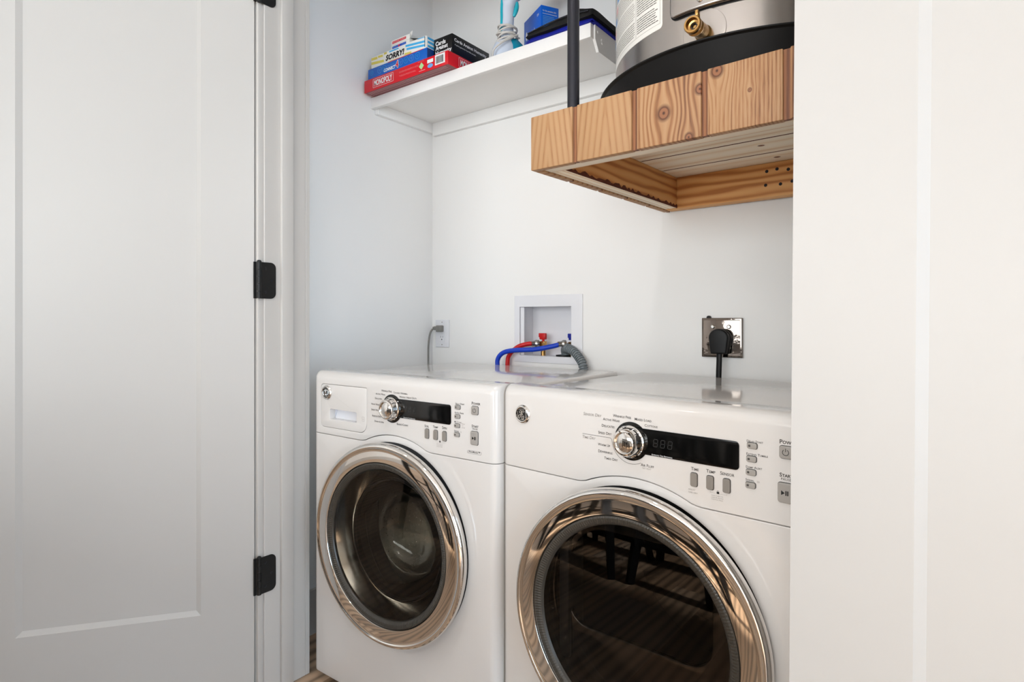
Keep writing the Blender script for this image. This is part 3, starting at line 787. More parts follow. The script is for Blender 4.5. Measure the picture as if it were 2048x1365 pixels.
poly(bm, [(-w/2 + .302, y - .0006, .0115), (-w/2 + .314, y - .0006, .0235), (-w/2 + .302, y - .0006, .0365), (-w/2 + .290, y - .0006, .0235)], mi=2)
quad(bm, (-w/2 + .29, y, .007), U, V, .03, .0015, mi=1, lift=.0006)
quad(bm, (-w/2 + .330, y, .0245), U, V, .028, .012, mi=0, lift=.0006)
poly(bm, [(-w/2 + .344 + .013 * cos(t), y - .0006, .0145 + .007 * sin(t)) for t in [k * pi / 10 for k in range(20)]], mi=3)
quad(bm, (-w/2 + .3665, y, .0085), U, V, .046, .0335, mi=0, lift=.0006)
xx = -w/2 + .371
random.seed(3)
while xx < -w/2 + .405:
    bw_ = random.choice((.0008, .0012, .002)); quad(bm, (xx, y, .0125), U, V, bw_, .024, mi=4, lift=.0009); xx += bw_ + random.choice((.0008, .0014))
# side face
text_into(bm, 'MONOPOLY', (w/2, -d_/2 + .060, .0125), UR, V, width=.098, height=.0225, mi=0, bold=.03, small=False, lift=.0006)
for a_, b_ in (((.052, .0085), (.164, .0085)), ((.164, .0085), (.164, .0385)), ((.164, .0385), (.052, .0385)), ((.052, .0385), (.052, .0085))):
    p, q = Vector((w/2 + .0007, -d_/2 + a_[0], a_[1])), Vector((w/2 + .0007, -d_/2 + b_[0], b_[1]))
    n_ = Vector((0, 1, 0)) * .0005 if abs(p.y - q.y) < .001 else Vector((0, 0, 1)) * .0005
    poly(bm, [p - n_, q - n_, q + n_, p + n_])
obj('box_print', bm, [M['inkwhite'], M['printpink'], M['printgreen'], M['printpale'], M['inkblack']], r, smooth=False)
# tray showing below the lid
bm = BM(); box(bm, -w/2 + .0025, w/2 - .0025, -d_/2 + .0025, d_/2 - .0025, -.0004, .004); obj('tray', bm, M['boxunder'], r, smooth=False)
bm = BM()
for yy in (.006, .012, .019, .030): quad(bm, (-w/2 + .012, -d_/2 + yy + .002, -.0006), (1, 0, 0), (0, -1, 0), w - .03, .0012, lift=.0002)
obj('underside_print', bm, M['printpink'], r, smooth=False)
ZT1 = ZM + .045 + .0008
r, w, d_, h = carton('board_game_box', 'blue board game box lying between the red box and the yellow one', -1.7555, -1.4475, 1.430, 1.695, ZT1, ZT1 + .0375, M['boxblue'])
bm = BM(); y = -d_/2
text_into(bm, 'CONNECT', (-w/2 + .088, y, .0065), U, V, width=.062, height=.0125, mi=0, bold=.04, small=False, lift=.0006, shear=.1)
text_into(bm, '4', (-w/2 + .152, y, .0065), U, V, width=.014, height=.024, mi=1, bold=.05, small=False, lift=.0008)
text_into(bm, '4', (-w/2 + .1505, y, .0055), U, V, width=.017, height=.027, mi=0, bold=.09, small=False, lift=.0006)
text_into(bm, 'the classic game of', (-w/2 + .100, y, .0225), U, V, width=.045, height=.004, mi=2, small=False, lift=.0006)
quad(bm, (-w/2 + .11, y, h - .0022), U, V, .18, .0022, mi=1, lift=.0006)
for cx_ in (.022, .066, .090, .178, .205, .232, .262):
    big = cx_ in (.066, .178, .232)
    R = .011 if cx_ != .022 else .008
    lp = [(-w/2 + cx_ + R * cos(t * pi / 12), h/2 + .002 + R * sin(t * pi / 12)) for t in range(25)]
    stroke(bm, lp, .0012, y - .0007, mi=2 if big else 3)
    tri = [(-w/2 + cx_ + R * .5 * cos(pi/2 + k * 2 * pi / 3), h/2 + .002 + R * .5 * sin(-pi/2 + k * 2 * pi / 3)) for k in range(4)]
    stroke(bm, tri, .0009, y - .0007, mi=2 if big else 3)
obj('box_print', bm, [M['inkwhite'], M['printred'], M['printpale'], M['sky']], r, smooth=False)
obj('side_panel', box(BM(), w/2 - .0008, w/2 + .0004, -d_/2 + .001, d_/2 - .001, .001, h - .001), M['boxdeep'], r, smooth=False)
ZT2 = ZT1 + .0375 + .0008
r, w, d_, h = carton('board_game_box', 'worn board game box with yellow and sky blue stripes above the blue box', -1.740, -1.4525, 1.432, 1.690, ZT2, ZT2 + .0415, M['boxwhite'])
bm = BM(); y = -d_/2
def band(x0, x1, z0, z1, mi, sl=.0):
    poly(bm, [(-w/2 + x0, y - .0005, z0), (-w/2 + x1, y - .0005, z0 + sl), (-w/2 + x1 - .002, y - .0005, z1 + sl), (-w/2 + x0, y - .0005, z1)], mi)
# yellow blocks on the left, sloping down to the right
for (x0, x1, z0, z1, sl) in ((.002, .036, .0295, .0385, -.002), (.039, .066, .030, .0380, -.002), (.002, .072, .0140, .0235, -.007), (.072, .088, .0325, .040, 0), (.160, .215, .0035, .0105, -.003), (.100, .150, .0015, .0065, 0)):
    band(x0, x1, z0, z1, 0, sl)
for (x0, x1, z0, z1, sl) in ((.185, .2835, .0290, .0365, -.010), (.190, .2835, .0170, .0245, -.011), (.245, .2835, .0385, .0412, -.002), (.100, .150, .0335, .0385, 0)):
    band(x0, x1, z0, z1, 1, sl)
poly(bm, [(-w/2 + .076, y - .0008, .0030), (-w/2 + .179, y - .0008, .0030), (-w/2 + .184, y - .0008, .0330), (-w/2 + .078, y - .0008, .0330)], 2)
text_into(bm, 'SORRY!', (-w/2 + .081, y, .0065), U, V, width=.098, height=.0215, mi=3, bold=.05, small=False, lift=.0012, shear=.18)
obj('box_print', bm, [M['boxyellow'], M['sky'], M['boxwhite'], M['inkblack']], r, smooth=False)
bm = BM()
for z0 in (.004, .018, .031): box(bm, w/2 - .0006, w/2 + .0006, -d_/2 + .006, d_/2 - .002, z0, z0 + .008)
obj('side_stripes', bm, M['sky'], r, smooth=False)
bm = BM(); box(bm, w/2 - .008, w/2 - .0055, y - .0008, y + .001, .004, .040); obj('torn_corner_edge', bm, M['ink'], r, smooth=False)
# two small card boxes
ZT3 = ZT2 + .0415 + .0008
def deck(label, z, red):
    r = thing('card_deck_box', label, 'box', (-1.5905, 1.472, z), 0)
    w, d_, h = .094, .064, .0172
    obj('carton', box(BM(), -w/2 - (.002 if red else 0), w/2, -d_/2, d_/2, 0, h, bev=.0008), M['boxwhite'], r)
    bm = BM(); y = -d_/2
    quad(bm, (-w/2 + .004, y, .0042), U, V, .072, .0085, mi=0, lift=.0004)
    text_into(bm, 'PLAYING CARDS' if red else 'BRIDGE    SIZE', (-w/2 + .0065, y, .0066), U, V, width=.066, height=.0036, mi=1, small=False, lift=.0007, bold=.01)
    if not red: poly(bm, [(-w/2 + .040 + .004 * cos(t * pi / 8), y - .0009, .0084 + .0045 * sin(t * pi / 8)) for t in range(16)], 2)
    obj('box_print', bm, [M['printred'] if red else M['printblue'], M['printpink'] if red else M['printpale'], M['printred']], r, smooth=False)
    return r, w, d_, h
deck('small white card box with a blue label, under the red-labelled one', ZT3, False)
r, w, d_, h = deck('small white card box with a red label and open flap, top of the games', ZT3 + .0180, True)
bm = BM()
poly(bm, [(w/2, -d_/2 + .001, .001), (w/2 + .014, -d_/2 - .002, .006), (w/2 + .017, -d_/2 - .002, .022), (w/2 + .006, -d_/2 - .001, .020), (w/2, -d_/2 + .001, h)])
bmesh.ops.solidify(bm, geom=bm.faces[:], thickness=.0006)
obj('side_flap', bm, M['boxwhite'], r, smooth=False)
bm = BM(); poly(bm, [(w/2, -d_/2 + .002, .002), (w/2 + .045, -d_/2 + .010, -.010), (w/2 + .045, d_/2 - .008, -.010), (w/2, d_/2 - .002, .002)])
bmesh.ops.solidify(bm, geom=bm.faces[:], thickness=.0006)
obj('lid_flap', bm, M['cordgrey'], r, smooth=False)
# black party-game box
r, w, d_, h = carton('board_game_box', 'tall black game box with white lettering at the right of the games', -1.4430, -1.358, 1.4585, 1.653, ZT1, ZT1 + .0705, M['boxblack'])
bm = BM()
for i, s in enumerate(('Cards', 'Against', 'Humanity')):
    text_into(bm, s, (-w/2 + .008, -d_/2, .0455 - i * .0175 - (.002 if i else 0)), U, V, height=.0150 if i == 0 else .0185, mi=0, bold=.03, small=False, lift=.0006)
text_into(bm, 'Cards Against Humanity', (w/2, -d_/2 + .010, .0440), UR, V, width=.168, height=.0145, mi=0, bold=.03, small=False, lift=.0006)
text_into(bm, 'A party game for horrible people.', (w/2, -d_/2 + .012, .0330), UR, V, width=.110, height=.0062, mi=0, bold=.01, small=False, lift=.0006)
obj('box_print', bm, M['inkwhite'], r, smooth=False)

# ------------------------------------------------------------------ garment steamer
st = thing('garment_steamer', 'white and turquoise handheld garment steamer with its cord wound round the neck', 'steamer', (-1.178, 1.560, SZ1 + .0006), radians(37))
bm = BM(); lathe(bm, [(0, 0), (.044, 0), (.047, .008), (.0465, .030), (.043, .050), (.036, .066), (.028, .076), (0, .078)], (-.026, 0, 0), seg=40, sy=.85)
obj('water_tank', bm, M['steamer'], st)
bm = BM(); 
path = [(.028, -.006, .002), (.020, -.006, .020), (.004, -.005, .045), (-.008, -.003, .066)]
tube(bm, smooth_path(path, 6), [.040 - .0009 * i for i in range(19)], 28, flat=.92)
for v in bm.verts:
    if v.co.z < .001: v.co.z = .001
obj('tank_cover', bm, M['turqdark'], st)
bm = BM()
pts = [(-.020, 0, .060), (-.020, 0, .10), (-.018, 0, .15), (-.016, 0, .19), (-.008, 0, .225), (.02, 0, .255), (.06, 0, .278), (.10, 0, .292), (.125, 0, .298)]
rad = [.026, .020, .0195, .021, .030, .038, .036, .032, .030]
sp = smooth_path(pts, 6); rr = []
for i in range(len(sp)):
    t = i / 6; k = min(int(t), len(rad) - 2); rr.append(rad[k] + (rad[k + 1] - rad[k]) * (t - k))
tube(bm, sp, rr, 32, flat=.86); obj('handle', bm, M['steamer'], st)
bm = BM(); lathe(bm, [(0, 0), (.036, 0), (.038, .006), (.034, .014), (0, .016)], (.123, 0, .298), axis='X', seg=32); obj('steam_head', bm, M['turquoise'], st)
bm = BM(); tube(bm, smooth_path([(.012, -.006, .200), (.011, -.008, .184), (.007, -.009, .167), (.001, -.008, .152)], 5), [.004 + .0035 * sin(pi * i / 15) for i in range(16)], 14); obj('trigger', bm, M['turquoise'], st)
bm = BM(); tube(bm, smooth_path([(-.036, -.004, .215), (-.038, -.004, .18), (-.038, -.004, .14), (-.040, -.004, .105)], 5), .0055, 12); obj('grip_strip', bm, M['turquoise'], st)
# wound cord
pts = []
random.seed(5)
for i in range(7 * 16 + 1):
    t = i / 16; a = 2 * pi * t
    z = .072 + .048 * (t / 7) + .006 * sin(a + t * 1.7); R = .031 + .006 * sin(t * 2.3) ** 2 - .004 * t / 7
    pts.append((-.021 + R * cos(a), R * .95 * sin(a), z))
bm = BM(); tube(bm, pts, .0028, 8)
tube(bm, smooth_path([(.014, -.026, .084), (-.010, -.040, .066), (-.040, -.050, .046), (-.062, -.046, .028), (-.068, -.036, .008), (-.067, -.030, .003)], 8), .0028, 8)
tube(bm, smooth_path([(.020, -.010, .080), (-.004, -.037, .075), (-.038, -.033, .060), (-.054, -.010, .070), (-.050, .015, .085)], 8), .0028, 8)
obj('power_cord', bm, M['cordwhite'], st)

# ------------------------------------------------------------------ upright blue box, pouch
bb = thing('product_box', 'upright bright blue printed carton standing behind the black pouch', 'box', (-1.1157, 1.630, SZ1 + .0005), radians(61))
obj('carton', box(BM(), 0, .066, 0, .134, 0, .206, bev=.001), M['royal'], bb)
bm = BM(); VF = (0, -1, 0)
for i in range(9): quad(bm, (.006, 0, .170 - i * .005), U, V, .042 + .006 * ((i * 7) % 3), .0017, mi=1, lift=.0005)
text_into(bm, 'for the sensitive skin', (.006, 0, .186), U, V, width=.050, height=.0062, mi=0, small=False, lift=.0005)
quad(bm, (.005, 0, .1785), U, V, .054, .0013, mi=0, lift=.0005)
quad(bm, (.006, 0, .118), U, V, .022, .0030, mi=0, lift=.0005)
stroke(bm, rrect(.016, .026, .096, .108, .002) + [(.018, .096)], .0014, -.0006, mi=0)
O = (0, .130, 0)
text_into(bm, 'refresh', (0, .080, .138), VF, V, width=.034, height=.015, mi=0, small=False, lift=.0005, bold=.02)
quad(bm, (0, .078, .132), VF, V, .030, .0012, mi=0, lift=.0005)
text_into(bm, 'daily care', (0, .050, .103), VF, V, width=.032, height=.007, mi=0, small=False, lift=.0005)
poly(bm, [(-.0006, .112 + .007 * cos(t * pi / 10), .148 + .015 * sin(t * pi / 10)) for t in range(20)], 0)
poly(bm, [(-.0006, .066 + .007 * cos(t * pi / 10), .086 + .008 * sin(t * pi / 10)) for t in range(20)], 0)
text_into(bm, 'new', (0, .030, .178), VF, V, width=.014, height=.009, mi=0, small=False, lift=.0005)
obj('box_print', bm, [M['inkwhite'], M['printpale']], bb, smooth=False)['kind'] = 'stuff'

po = thing('zip_pouch', 'black and blue soft zipped pouch lying at the right end of the shelf', 'pouch', (-.945, 1.558, SZ1 + .0012), 0)
def pillow(nx, ny, hw, hd, zlo, zhi_f, name, m):
    bm = BM(); top, bot = [], []
    for i in range(nx + 1):
        rt, rb = [], []
        for j in range(ny + 1):
            u = 2 * i / nx - 1; v = 2 * j / ny - 1
            x = hw * math.copysign(abs(u) ** .9, u) if u else 0
            e = (1 - abs(u) ** 6) * (1 - abs(v) ** 5)
            zt = zlo + zhi_f(u, v) * max(0, e) ** .14
            rt.append(bm.verts.new((x * (1 - .02 * v * v), hd * v, zt))); rb.append(bm.verts.new((x * (1 - .02 * v * v) * .985, hd * v * .985, zlo if 0 < i < nx and 0 < j < ny else zlo)))
        top.append(rt); bot.append(rb)
    for i in range(nx):
        for j in range(ny):
            bm.faces.new((top[i][j], top[i + 1][j], top[i + 1][j + 1], top[i][j + 1])); bm.faces.new((bot[i][j], bot[i][j + 1], bot[i + 1][j + 1], bot[i + 1][j]))
    def edge(lst_t, lst_b):
        for k in range(len(lst_t) - 1): bm.faces.new((lst_b[k], lst_b[k + 1], lst_t[k + 1], lst_t[k]))
    edge([r[0] for r in top], [r[0] for r in bot]); edge([r[-1] for r in top][::-1], [r[-1] for r in bot][::-1])
    edge(top[0][::-1], bot[0][::-1]); edge(top[-1], bot[-1])
    return obj(name, bm, m, po, angle=60)
pillow(22, 12, .118, .092, 0, lambda u, v: .020 + .002 * sin(5 * u), 'blue_base', M['fabricblue'])
pillow(26, 14, .119, .091, .0175, lambda u, v: .024 + .016 * exp(-((u - .4) / .5) ** 2) + .0015 * sin(11 * u + 4 * v), 'black_cover', M['fabric'])
bm = BM(); tube(bm, smooth_path([(-.112, -.086, .030), (-.05, -.0915, .034), (.03, -.0925, .038), (.10, -.088, .034)], 8), .0022, 8); obj('zip', bm, M['blackmetal'], po)

# ------------------------------------------------------------------ hanging wooden platform
pf = thing('heater_platform', 'rustic pine box platform hung high on the right under the water heater', 'platform', (-.780, 1.098, 0), radians(-2.5))
ZB, ZTP, LEN, DEP, CT = 1.418, 1.5392, .822, .694, .018
edges_ = [0, .1237, .2655, .4082, .5503, .692, LEN]
KN = {2: [(.3355 - .2655, 1.4800 - ZB, .0100), (.3990 - .2655 - .003, 1.5045 - ZB, .0078), (.372 - .2655, 1.4250 - ZB, .0060)], 3: [(.442 - .4082, 1.5300 - ZB, .0085)]}
KN = {2: [(.0575, .0590, .0115), (.1290, .0880, .0082), (.1075, .0030, .0070)], 3: [(.0180, .1130, .0100), (.0760, .0640, .0030)]}
SW = {0: [(.048, .060, .0016, .13)], 1: [(.070, .060, .0020, .12)]}
for i in range(6):
    x0, x1 = edges_[i] + (.0003 if i else 0), edges_[i + 1]
    w = x1 - x0
    if i in (0, 1): m = wood('pine_front_%d' % i, PINE_SOFT, freq=22, stretch=.03, distort=.5, seed=0, fine=.34, swirl=SW[i], blotch=.9, wv=.9)
    elif i == 2: m = wood('pine_front_knotty', PINE, freq=27, stretch=.10, distort=3.0, wv=.72, blotch=1.1, knots=KN[2], seed=0, fine=.30)
    elif i == 3: m = wood('pine_front_burnt', PINE, freq=46, stretch=.05, distort=3.0, knots=KN[3], seed=0, fine=.7, wv=.55, blotch=1.3)
    else: m = wood('pine_front_%d' % i, PINE, freq=24, stretch=.07, distort=1.5, seed=i, fine=.3)
    bm = BM(); g = .0115 if i < 5 else 0
    box(bm, 0, w - g, 0, CT, 0, ZTP - ZB, bev=.0022, seg=2)
    b = obj('front_board', bm, m, pf); b.location = (x0, 0, ZB)
    if g:
        tb = obj('tongue', box(BM(), w - g - .002, w, .0055, CT - .003, .0008, ZTP - ZB - .001), M['groove'], b, smooth=False)
sidem = wood('pine_side', PINE_SOFT, cross='Y', grain='Z', freq=14, fine=.22)
ny = 5; pitch = (DEP - CT) / ny
for k in range(ny):
    bm = BM(); box(bm, 0, CT, 0, pitch - .011, 0, ZTP - ZB, bev=.002, seg=2)
    b = obj('side_board', bm, sidem, pf); b.location = (0, CT + k * pitch + .0004, ZB)
    obj('tongue', box(BM(), .0055, CT - .003, pitch - .013, pitch - .0004, .0008, ZTP - ZB - .001), M['groove'], b, smooth=False)
DZ = 1.515
def beam(name, x0, x1, y0, y1, z0, z1, m, mb=None):
    bm = BM(); box(bm, 0, x1 - x0, 0, y1 - y0, 0, z1 - z0, bev=.0015, seg=2)
    bm.normal_update()
    for f in bm.faces:
        if f.normal.z < -.9: f.material_index = 1
    o = obj(name, bm, [M[m], M[mb or m]], pf); o.location = (x0, y0, z0); return o
for k in range(1, nd_ := 5):
    y_ = CT + .0005 + k * ((DEP - CT - .001) / 5)
    obj('deck_joint', box(BM(), CT + .04, LEN - .042, y_ - .0030, y_ + .0030, DZ + .0012, DZ + .010), M['bark'], pf, smooth=False)
beam('front_joist', CT + .001, LEN - .002, CT + .0005, CT + .038, ZB + .003, DZ, 'joist', 'joistpale')
lj = beam('left_joist', CT + .0005, CT + .038, CT + .0385, DEP - .039, ZB + .004, DZ, 'joistside', 'joistpaley')
bj = beam('back_joist', CT + .001, LEN - .002, DEP - .038, DEP, ZB + .002, DZ, 'joist', 'joist')
beam('right_joist', LEN - .040, LEN - .002, CT + .0385, DEP - .039, ZB + .004, DZ, 'joistside', 'joistpaley')
# ragged bark edge along the inner bottom of the left joist
bm = BM(); n = 60; prev = None; random.seed(11)
for i in range(n + 1):
    y = .0005 + (DEP - .0785) * i / n; hgt = .004 + .009 * random.random(); o_ = .0006 + .0014 * random.random()
    cur = [bm.verts.new((.0375, y, -.0006)), bm.verts.new((.0375 + o_, y, .001)), bm.verts.new((.0375 + o_ * .8, y, hgt * .6)), bm.verts.new((.0376, y, hgt))]
    if prev:
        for a in range(3): bm.faces.new((prev[a], prev[a + 1], cur[a + 1], cur[a]))
    prev = cur
bmesh.ops.recalc_face_normals(bm, faces=bm.faces[:])
obj('bark_edge', bm, M['bark'], lj)
for x, z in ((.300, .072), (.327, .0745), (.356, .069), (.297, .034), (.336, .032), (.366, .0355)):
    bm = BM(); lathe(bm, [(0, .0010), (.0030, .0012), (.0045, .0002), (.0045, -.001)], (x, 0, z), axis='Y-', seg=14)
    obj('screw', bm, M['blackmetal'], bj)
nd = 5; pw = (DEP - CT - .001) / nd
for k in range(nd):
    bm = BM(); box(bm, 0, LEN - CT - .003, .0032, pw - .0032, 0, ZTP - .002 - DZ, bev=.003, seg=2)
    b = obj('deck_board', bm, M['deck'], pf); b.location = (CT + .001, CT + .0005 + k * pw, DZ + .0004)
# post
bm = BM(); tube(bm, [(0, 0, 0), (0, 0, CEIL - ZTP)], .0138, 28)
pp = tag(obj('support_pipe', bm, M['blackmetal']), 'black steel pipe rising from the front left corner of the wooden platform', 'pipe'); pp.location = (-.7065, 1.162, ZTP - .0005)
bm = BM(); lathe(bm, [(.0138, .012), (.020, .010), (.022, .005), (.045, .004), (.046, 0), (0.0138, 0)], (0, 0, 0), seg=32); obj('floor_flange', bm, M['blackmetal'], pp)
bm = BM(); lathe(bm, [(.0138, CEIL - ZTP - .012), (.022, CEIL - ZTP - .005), (.045, CEIL - ZTP - .004), (.046, CEIL - ZTP)], (0, 0, 0), seg=32); obj('ceiling_flange', bm, M['blackmetal'], pp)

# ------------------------------------------------------------------ water heater on its drain pan
HC = (-.388, 1.440)
pan = tag(obj('drain_pan', lathe(BM(), [(0, 0), (.318, 0), (.326, .004), (.3475, .0575), (.3535, .0600), (.3540, .0625), (.3500, .0640), (.3455, .0612), (.3230, .006), (0, .004)], (0, 0, 0), seg=128), M['pan'], angle=40),
          'round black drain pan under the water heater', 'pan'); pan.location = (HC[0], HC[1], ZTP - .0015)
TR = .3147; TZ = ZTP + .0035
wh = thing('water_heater', 'grey metallic cylindrical water heater standing on the wooden platform', 'water heater', (HC[0], HC[1], TZ))
bm = BM(); lathe(bm, [(0, 0), (TR - .004, 0), (TR - .002, .004), (TR - .002, .058), (TR, .060), (TR, 1.02), (TR - .02, 1.045), (TR - .10, 1.06), (0, 1.065)], (0, 0, 0), seg=160)
obj('tank_jacket', bm, M['tank'], wh)
bm = BM(); lathe(bm, [(TR - .001, .0625), (TR + .0028, .0635), (TR + .0030, .0700), (TR + .0004, .0715)], (0, 0, 0), seg=160); obj('bottom_band', bm, M['chromedark'], wh)
def cylpatch(a0, a1, z0, z1, r, rad_c=0, na=36, nz=12, uvs=None):
    bm = BM(); rows = []
    wlen = radians(abs(a1 - a0)) * r
    for j in range(nz + 1):
        z = z0 + (z1 - z0) * j / nz; row = []
        for i in range(na + 1):
            row.append((a0 + (a1 - a0) * i / na, z))
        rows.append(row)
    vs_ = [[bm.verts.new((r * cos(radians(a)), r * sin(radians(a)), z)) for a, z in row] for row in rows]
    uv = bm.loops.layers.uv.new('UVMap')
    for j in range(nz):
        for i in range(na):
            f = bm.faces.new((vs_[j][i], vs_[j][i + 1], vs_[j + 1][i + 1], vs_[j + 1][i]))
            for l, (ii, jj) in zip(f.loops, ((i, j), (i + 1, j), (i + 1, j + 1), (i, j + 1))):
                l[uv].uv = (ii / na * wlen, rows[jj][0][1])
    return bm
def on_tank(bm, fn=lambda: 0, r=TR):
    """wrap a flat drawing (x = arc length from angle 0, z) around the tank"""
    for v in bm.verts:
        a = v.co.x / TR; rr = r - v.co.y
        v.co = Vector((rr * cos(a), rr * sin(a), v.co.z))
def arc(deg): return radians(deg) * TR
def grid_cut(bm, x0, x1, step):
    x = x0
    while x < x1:
        bmesh.ops.bisect_plane(bm, geom=bm.verts[:] + bm.edges[:] + bm.faces[:], plane_co=(x, 0, 0), plane_no=(1, 0, 0)); x += step
LZ = 1.6715 - TZ
bm = BM(); x0, x1 = arc(-160), arc(-107.6)
plate(bm, [rrect(x0, x1, LZ, LZ + .52, .008)], .0005); grid_cut(bm, x0 + .004, x1, .008); on_tank(bm)
lab = obj('warning_label', bm, M['boxwhite'], wh)
# print on the label: two columns of fine lines, pictures tinted at the top left
bm = BM(); random.seed(21)
xm = arc(-122.5)
def linebar(xa, xb, z, t, mi): quad(bm, (xa, -.0006, z), U, V, xb - xa, t, mi=mi, lift=.0002)
z = LZ + .018
while z < LZ + .50:
    x = xm + .004
    xe = x1 - .009 - random.random() * .012
    while x < xe - .003:
        wl = .004 + random.random() * .008; linebar(x, min(x + wl, xe), z, .0017, 0); x += wl + .0013
    x = x0 + .010; xe = xm - .006
    while x < xe - .003:
        wl = .004 + random.random() * .008; linebar(x, min(x + wl, xe), z, .0015, 0 if z < LZ + .05 or z > LZ + .16 else 1); x += wl + .0016
    z += .0048 if int((z - LZ) / .0048) % 9 else .0095
for k in range(5): linebar(arc(-152) + k * .012, arc(-152) + k * .012 + .020, LZ + .055 + k * .022, .016, 2 if k % 2 else 3)
linebar(xm - .0004, xm + .0004, LZ + .012, .49, 1); linebar(x0 + .006, x1 - .005, LZ + .0105, .0006, 1); linebar(x1 - .0062, x1 - .0055, LZ + .0105, .49, 1)
grid_cut(bm, x0 + .004, x1, .008); on_tank(bm)
obj('label_print', bm, [M['ink'], M['inklight'], M['printpink'], M['printpale']], lab, smooth=False)
# access cover
PZ = 1.674 - TZ
bm = BM(); xa, xb = arc(-103.2), arc(-58)
plate(bm, [rrect(xa, xb, PZ, PZ + .26, .012)], .011, bevel=.0045); grid_cut(bm, xa + .004, xb, .01); on_tank(bm)
ac = obj('access_cover', bm, M['tank'], wh)
bm = BM(); plate(bm, [rrect(xa - .0025, xb + .0025, PZ - .0025, PZ + .2625, .014)], .0018); grid_cut(bm, xa + .004, xb, .01); on_tank(bm); obj('cover_gasket', bm, M['blackmatte'], ac)
def tank_lathe(name, prof, ang, z, m, parent, seg=32, r=TR):
    bm = BM(); lathe(bm, prof, (0, 0, 0), axis='X', seg=seg)
    o = obj(name, bm, m, parent); a = radians(ang); o.location = (r * cos(a), r * sin(a), z); o.rotation_euler = (0, 0, a); return o
tank_lathe('screw', [(.0058, .0), (.0058, .0015), (.004, .003), (0, .003)], -91.7, 1.690 - TZ, M['steel'], ac, 20, TR + .0108)
bm = BM(); xe = arc(-91.0)
plate(bm, [circle(xe, 1.632 - TZ, .042, 56)], .0014, bevel=.0004); grid_cut(bm, xe - .04, xe + .04, .008); on_tank(bm)
obj('valve_escutcheon', bm, M['tank'], wh)
dv = tank_lathe('drain_valve', [(.016, 0), (.016, .010), (.0125, .014), (.0125, .022)], -90.6, 1.6235 - TZ, M['brass'], wh)
vb = BM(); # elbowed spout pointing out and slightly down toward the room
tube(vb, [(.018, 0, 0), (.052, 0, -.004)], [.0140, .0148], 28)
obj('valve_body', vb, M['brass'], dv)
sb = BM(); lathe(sb, [(.0115, .046), (.0145, .046), (.0156, .050), (.0142, .052), (.0156, .0545), (.0142, .057), (.0160, .0600), (.0160, .066), (.0146, .068), (.0118, .068), (.0110, .058), (.0078, .057), (.0078, .048), (0, .048)], (0, 0, -.005), axis='X', seg=36)
sp_ = obj('hose_spout', sb, M['brass'], dv)
hb = BM(); lathe(hb, [(.0068, .0575), (.0046, .0578), (.0042, .050), (0, .050)], (0, 0, -.005), axis='X', seg=6); obj('hex_opening', hb, M['dark'], sp_, smooth=False)
tb = BM(); tube(tb, [(.040, 0, .006), (.040, 0, .023)], [.0052, .0044], 16); box(tb, .034, .046, -.0028, .0028, .020, .030, bev=.001)
obj('valve_stem', tb, M['brass'], dv)
for x, nm in ((-.1, 'cold_nipple'), (.1, 'hot_nipple')):
    b = BM(); lathe(b, [(.017, 1.055), (.017, 1.12), (0, 1.12)], (x, .05, 0), seg=20); obj(nm, b, M['steel'], wh)

# ------------------------------------------------------------------ washer supply box
sbx = thing('supply_box', 'white recessed plastic laundry supply box set in the back wall', 'supply box', (-1.2148, YB, .944))
def L2(x): return x + 1.2148
bm = BM(); plate(bm, [rrect(-.1372, .1597, -.022, .2268, .002), [(-.1132, .003), (.1136, .003), (.1136, .1845), (-.1132, .1845)]], .004, bevel=.0008)
obj('face_frame', bm, M['plastic'], sbx)
bm = BM(); x0, x1, z0, z1, dd = -.1150, .1150, .0012, .1858, .085
box(bm, x0, x0 + .0015, .0005, dd, z0, z1); box(bm, x1 - .0015, x1, .0005, dd, z0, z1); box(bm, x0 + .0015, x1 - .0015, .0005, dd, z1 - .0015, z1)
box(bm, x0 + .0015, x1 - .0015, .0005, dd, z0, z0 + .0015); box(bm, x0, x1, dd, dd + .0015, z0, z1)
obj('recess', bm, M['plastic'], sbx, smooth=False)
bm = BM(); box(bm, -.1115, -.095, .0015, .0025, .004, .183); obj('recess_rib', bm, M['plastic'], sbx, smooth=False)
bm = BM(); lathe(bm, [(.030, .001), (.030, .006), (.024, .0065), (.024, .001)], (.060, .035, .002), seg=32); obj('drain_collar', bm, M['blackmatte'], sbx)
def valve(x, hm, nm):
    bm = BM(); tube(bm, [(x, .040, .0015), (x, .040, .030)], .009, 20); tube(bm, [(x, .045, .044), (x, .018, .044)], [.0115, .0115], 20)
    box(bm, x - .011, x + .011, .030, .050, .030, .056, bev=.002)
    v = obj(nm, bm, M['brass'], sbx)
    bm = BM(); tube(bm, [(x, .040, .055), (x, .040, .064)], .005, 12); box(bm, x - .013, x + .013, .032, .047, .062, .086, bev=.003); box(bm, x - .017, x - .010, .033, .046, .070, .086, bev=.002)
    obj('tap_handle', bm, hm, v)
valve(-.035, M['red'], 'hot_valve'); valve(.0925, M['bluedark'], 'cold_valve')
def hose(name, label, pts, r, m, coup, cdir):
    root = thing(name, label, 'hose', pts[-1])
    o0 = Vector(pts[-1]); sp = [p - o0 for p in smooth_path(pts, 8)]
    obj('hose_line', tube(BM(), sp, r, 18), m, root)
    c = Vector(coup) - o0; d = Vector(cdir).normalized()
    bm = BM(); tube(bm, [c, c + d * .006, c + d * .007, c + d * .016], [.010, .0135, .0145, .0145], 24); tube(bm, [c - d * .012, c], [.0092, .0100], 20)
    obj('coupling', bm, M['steel'], root)
    return root
hy = 1.786
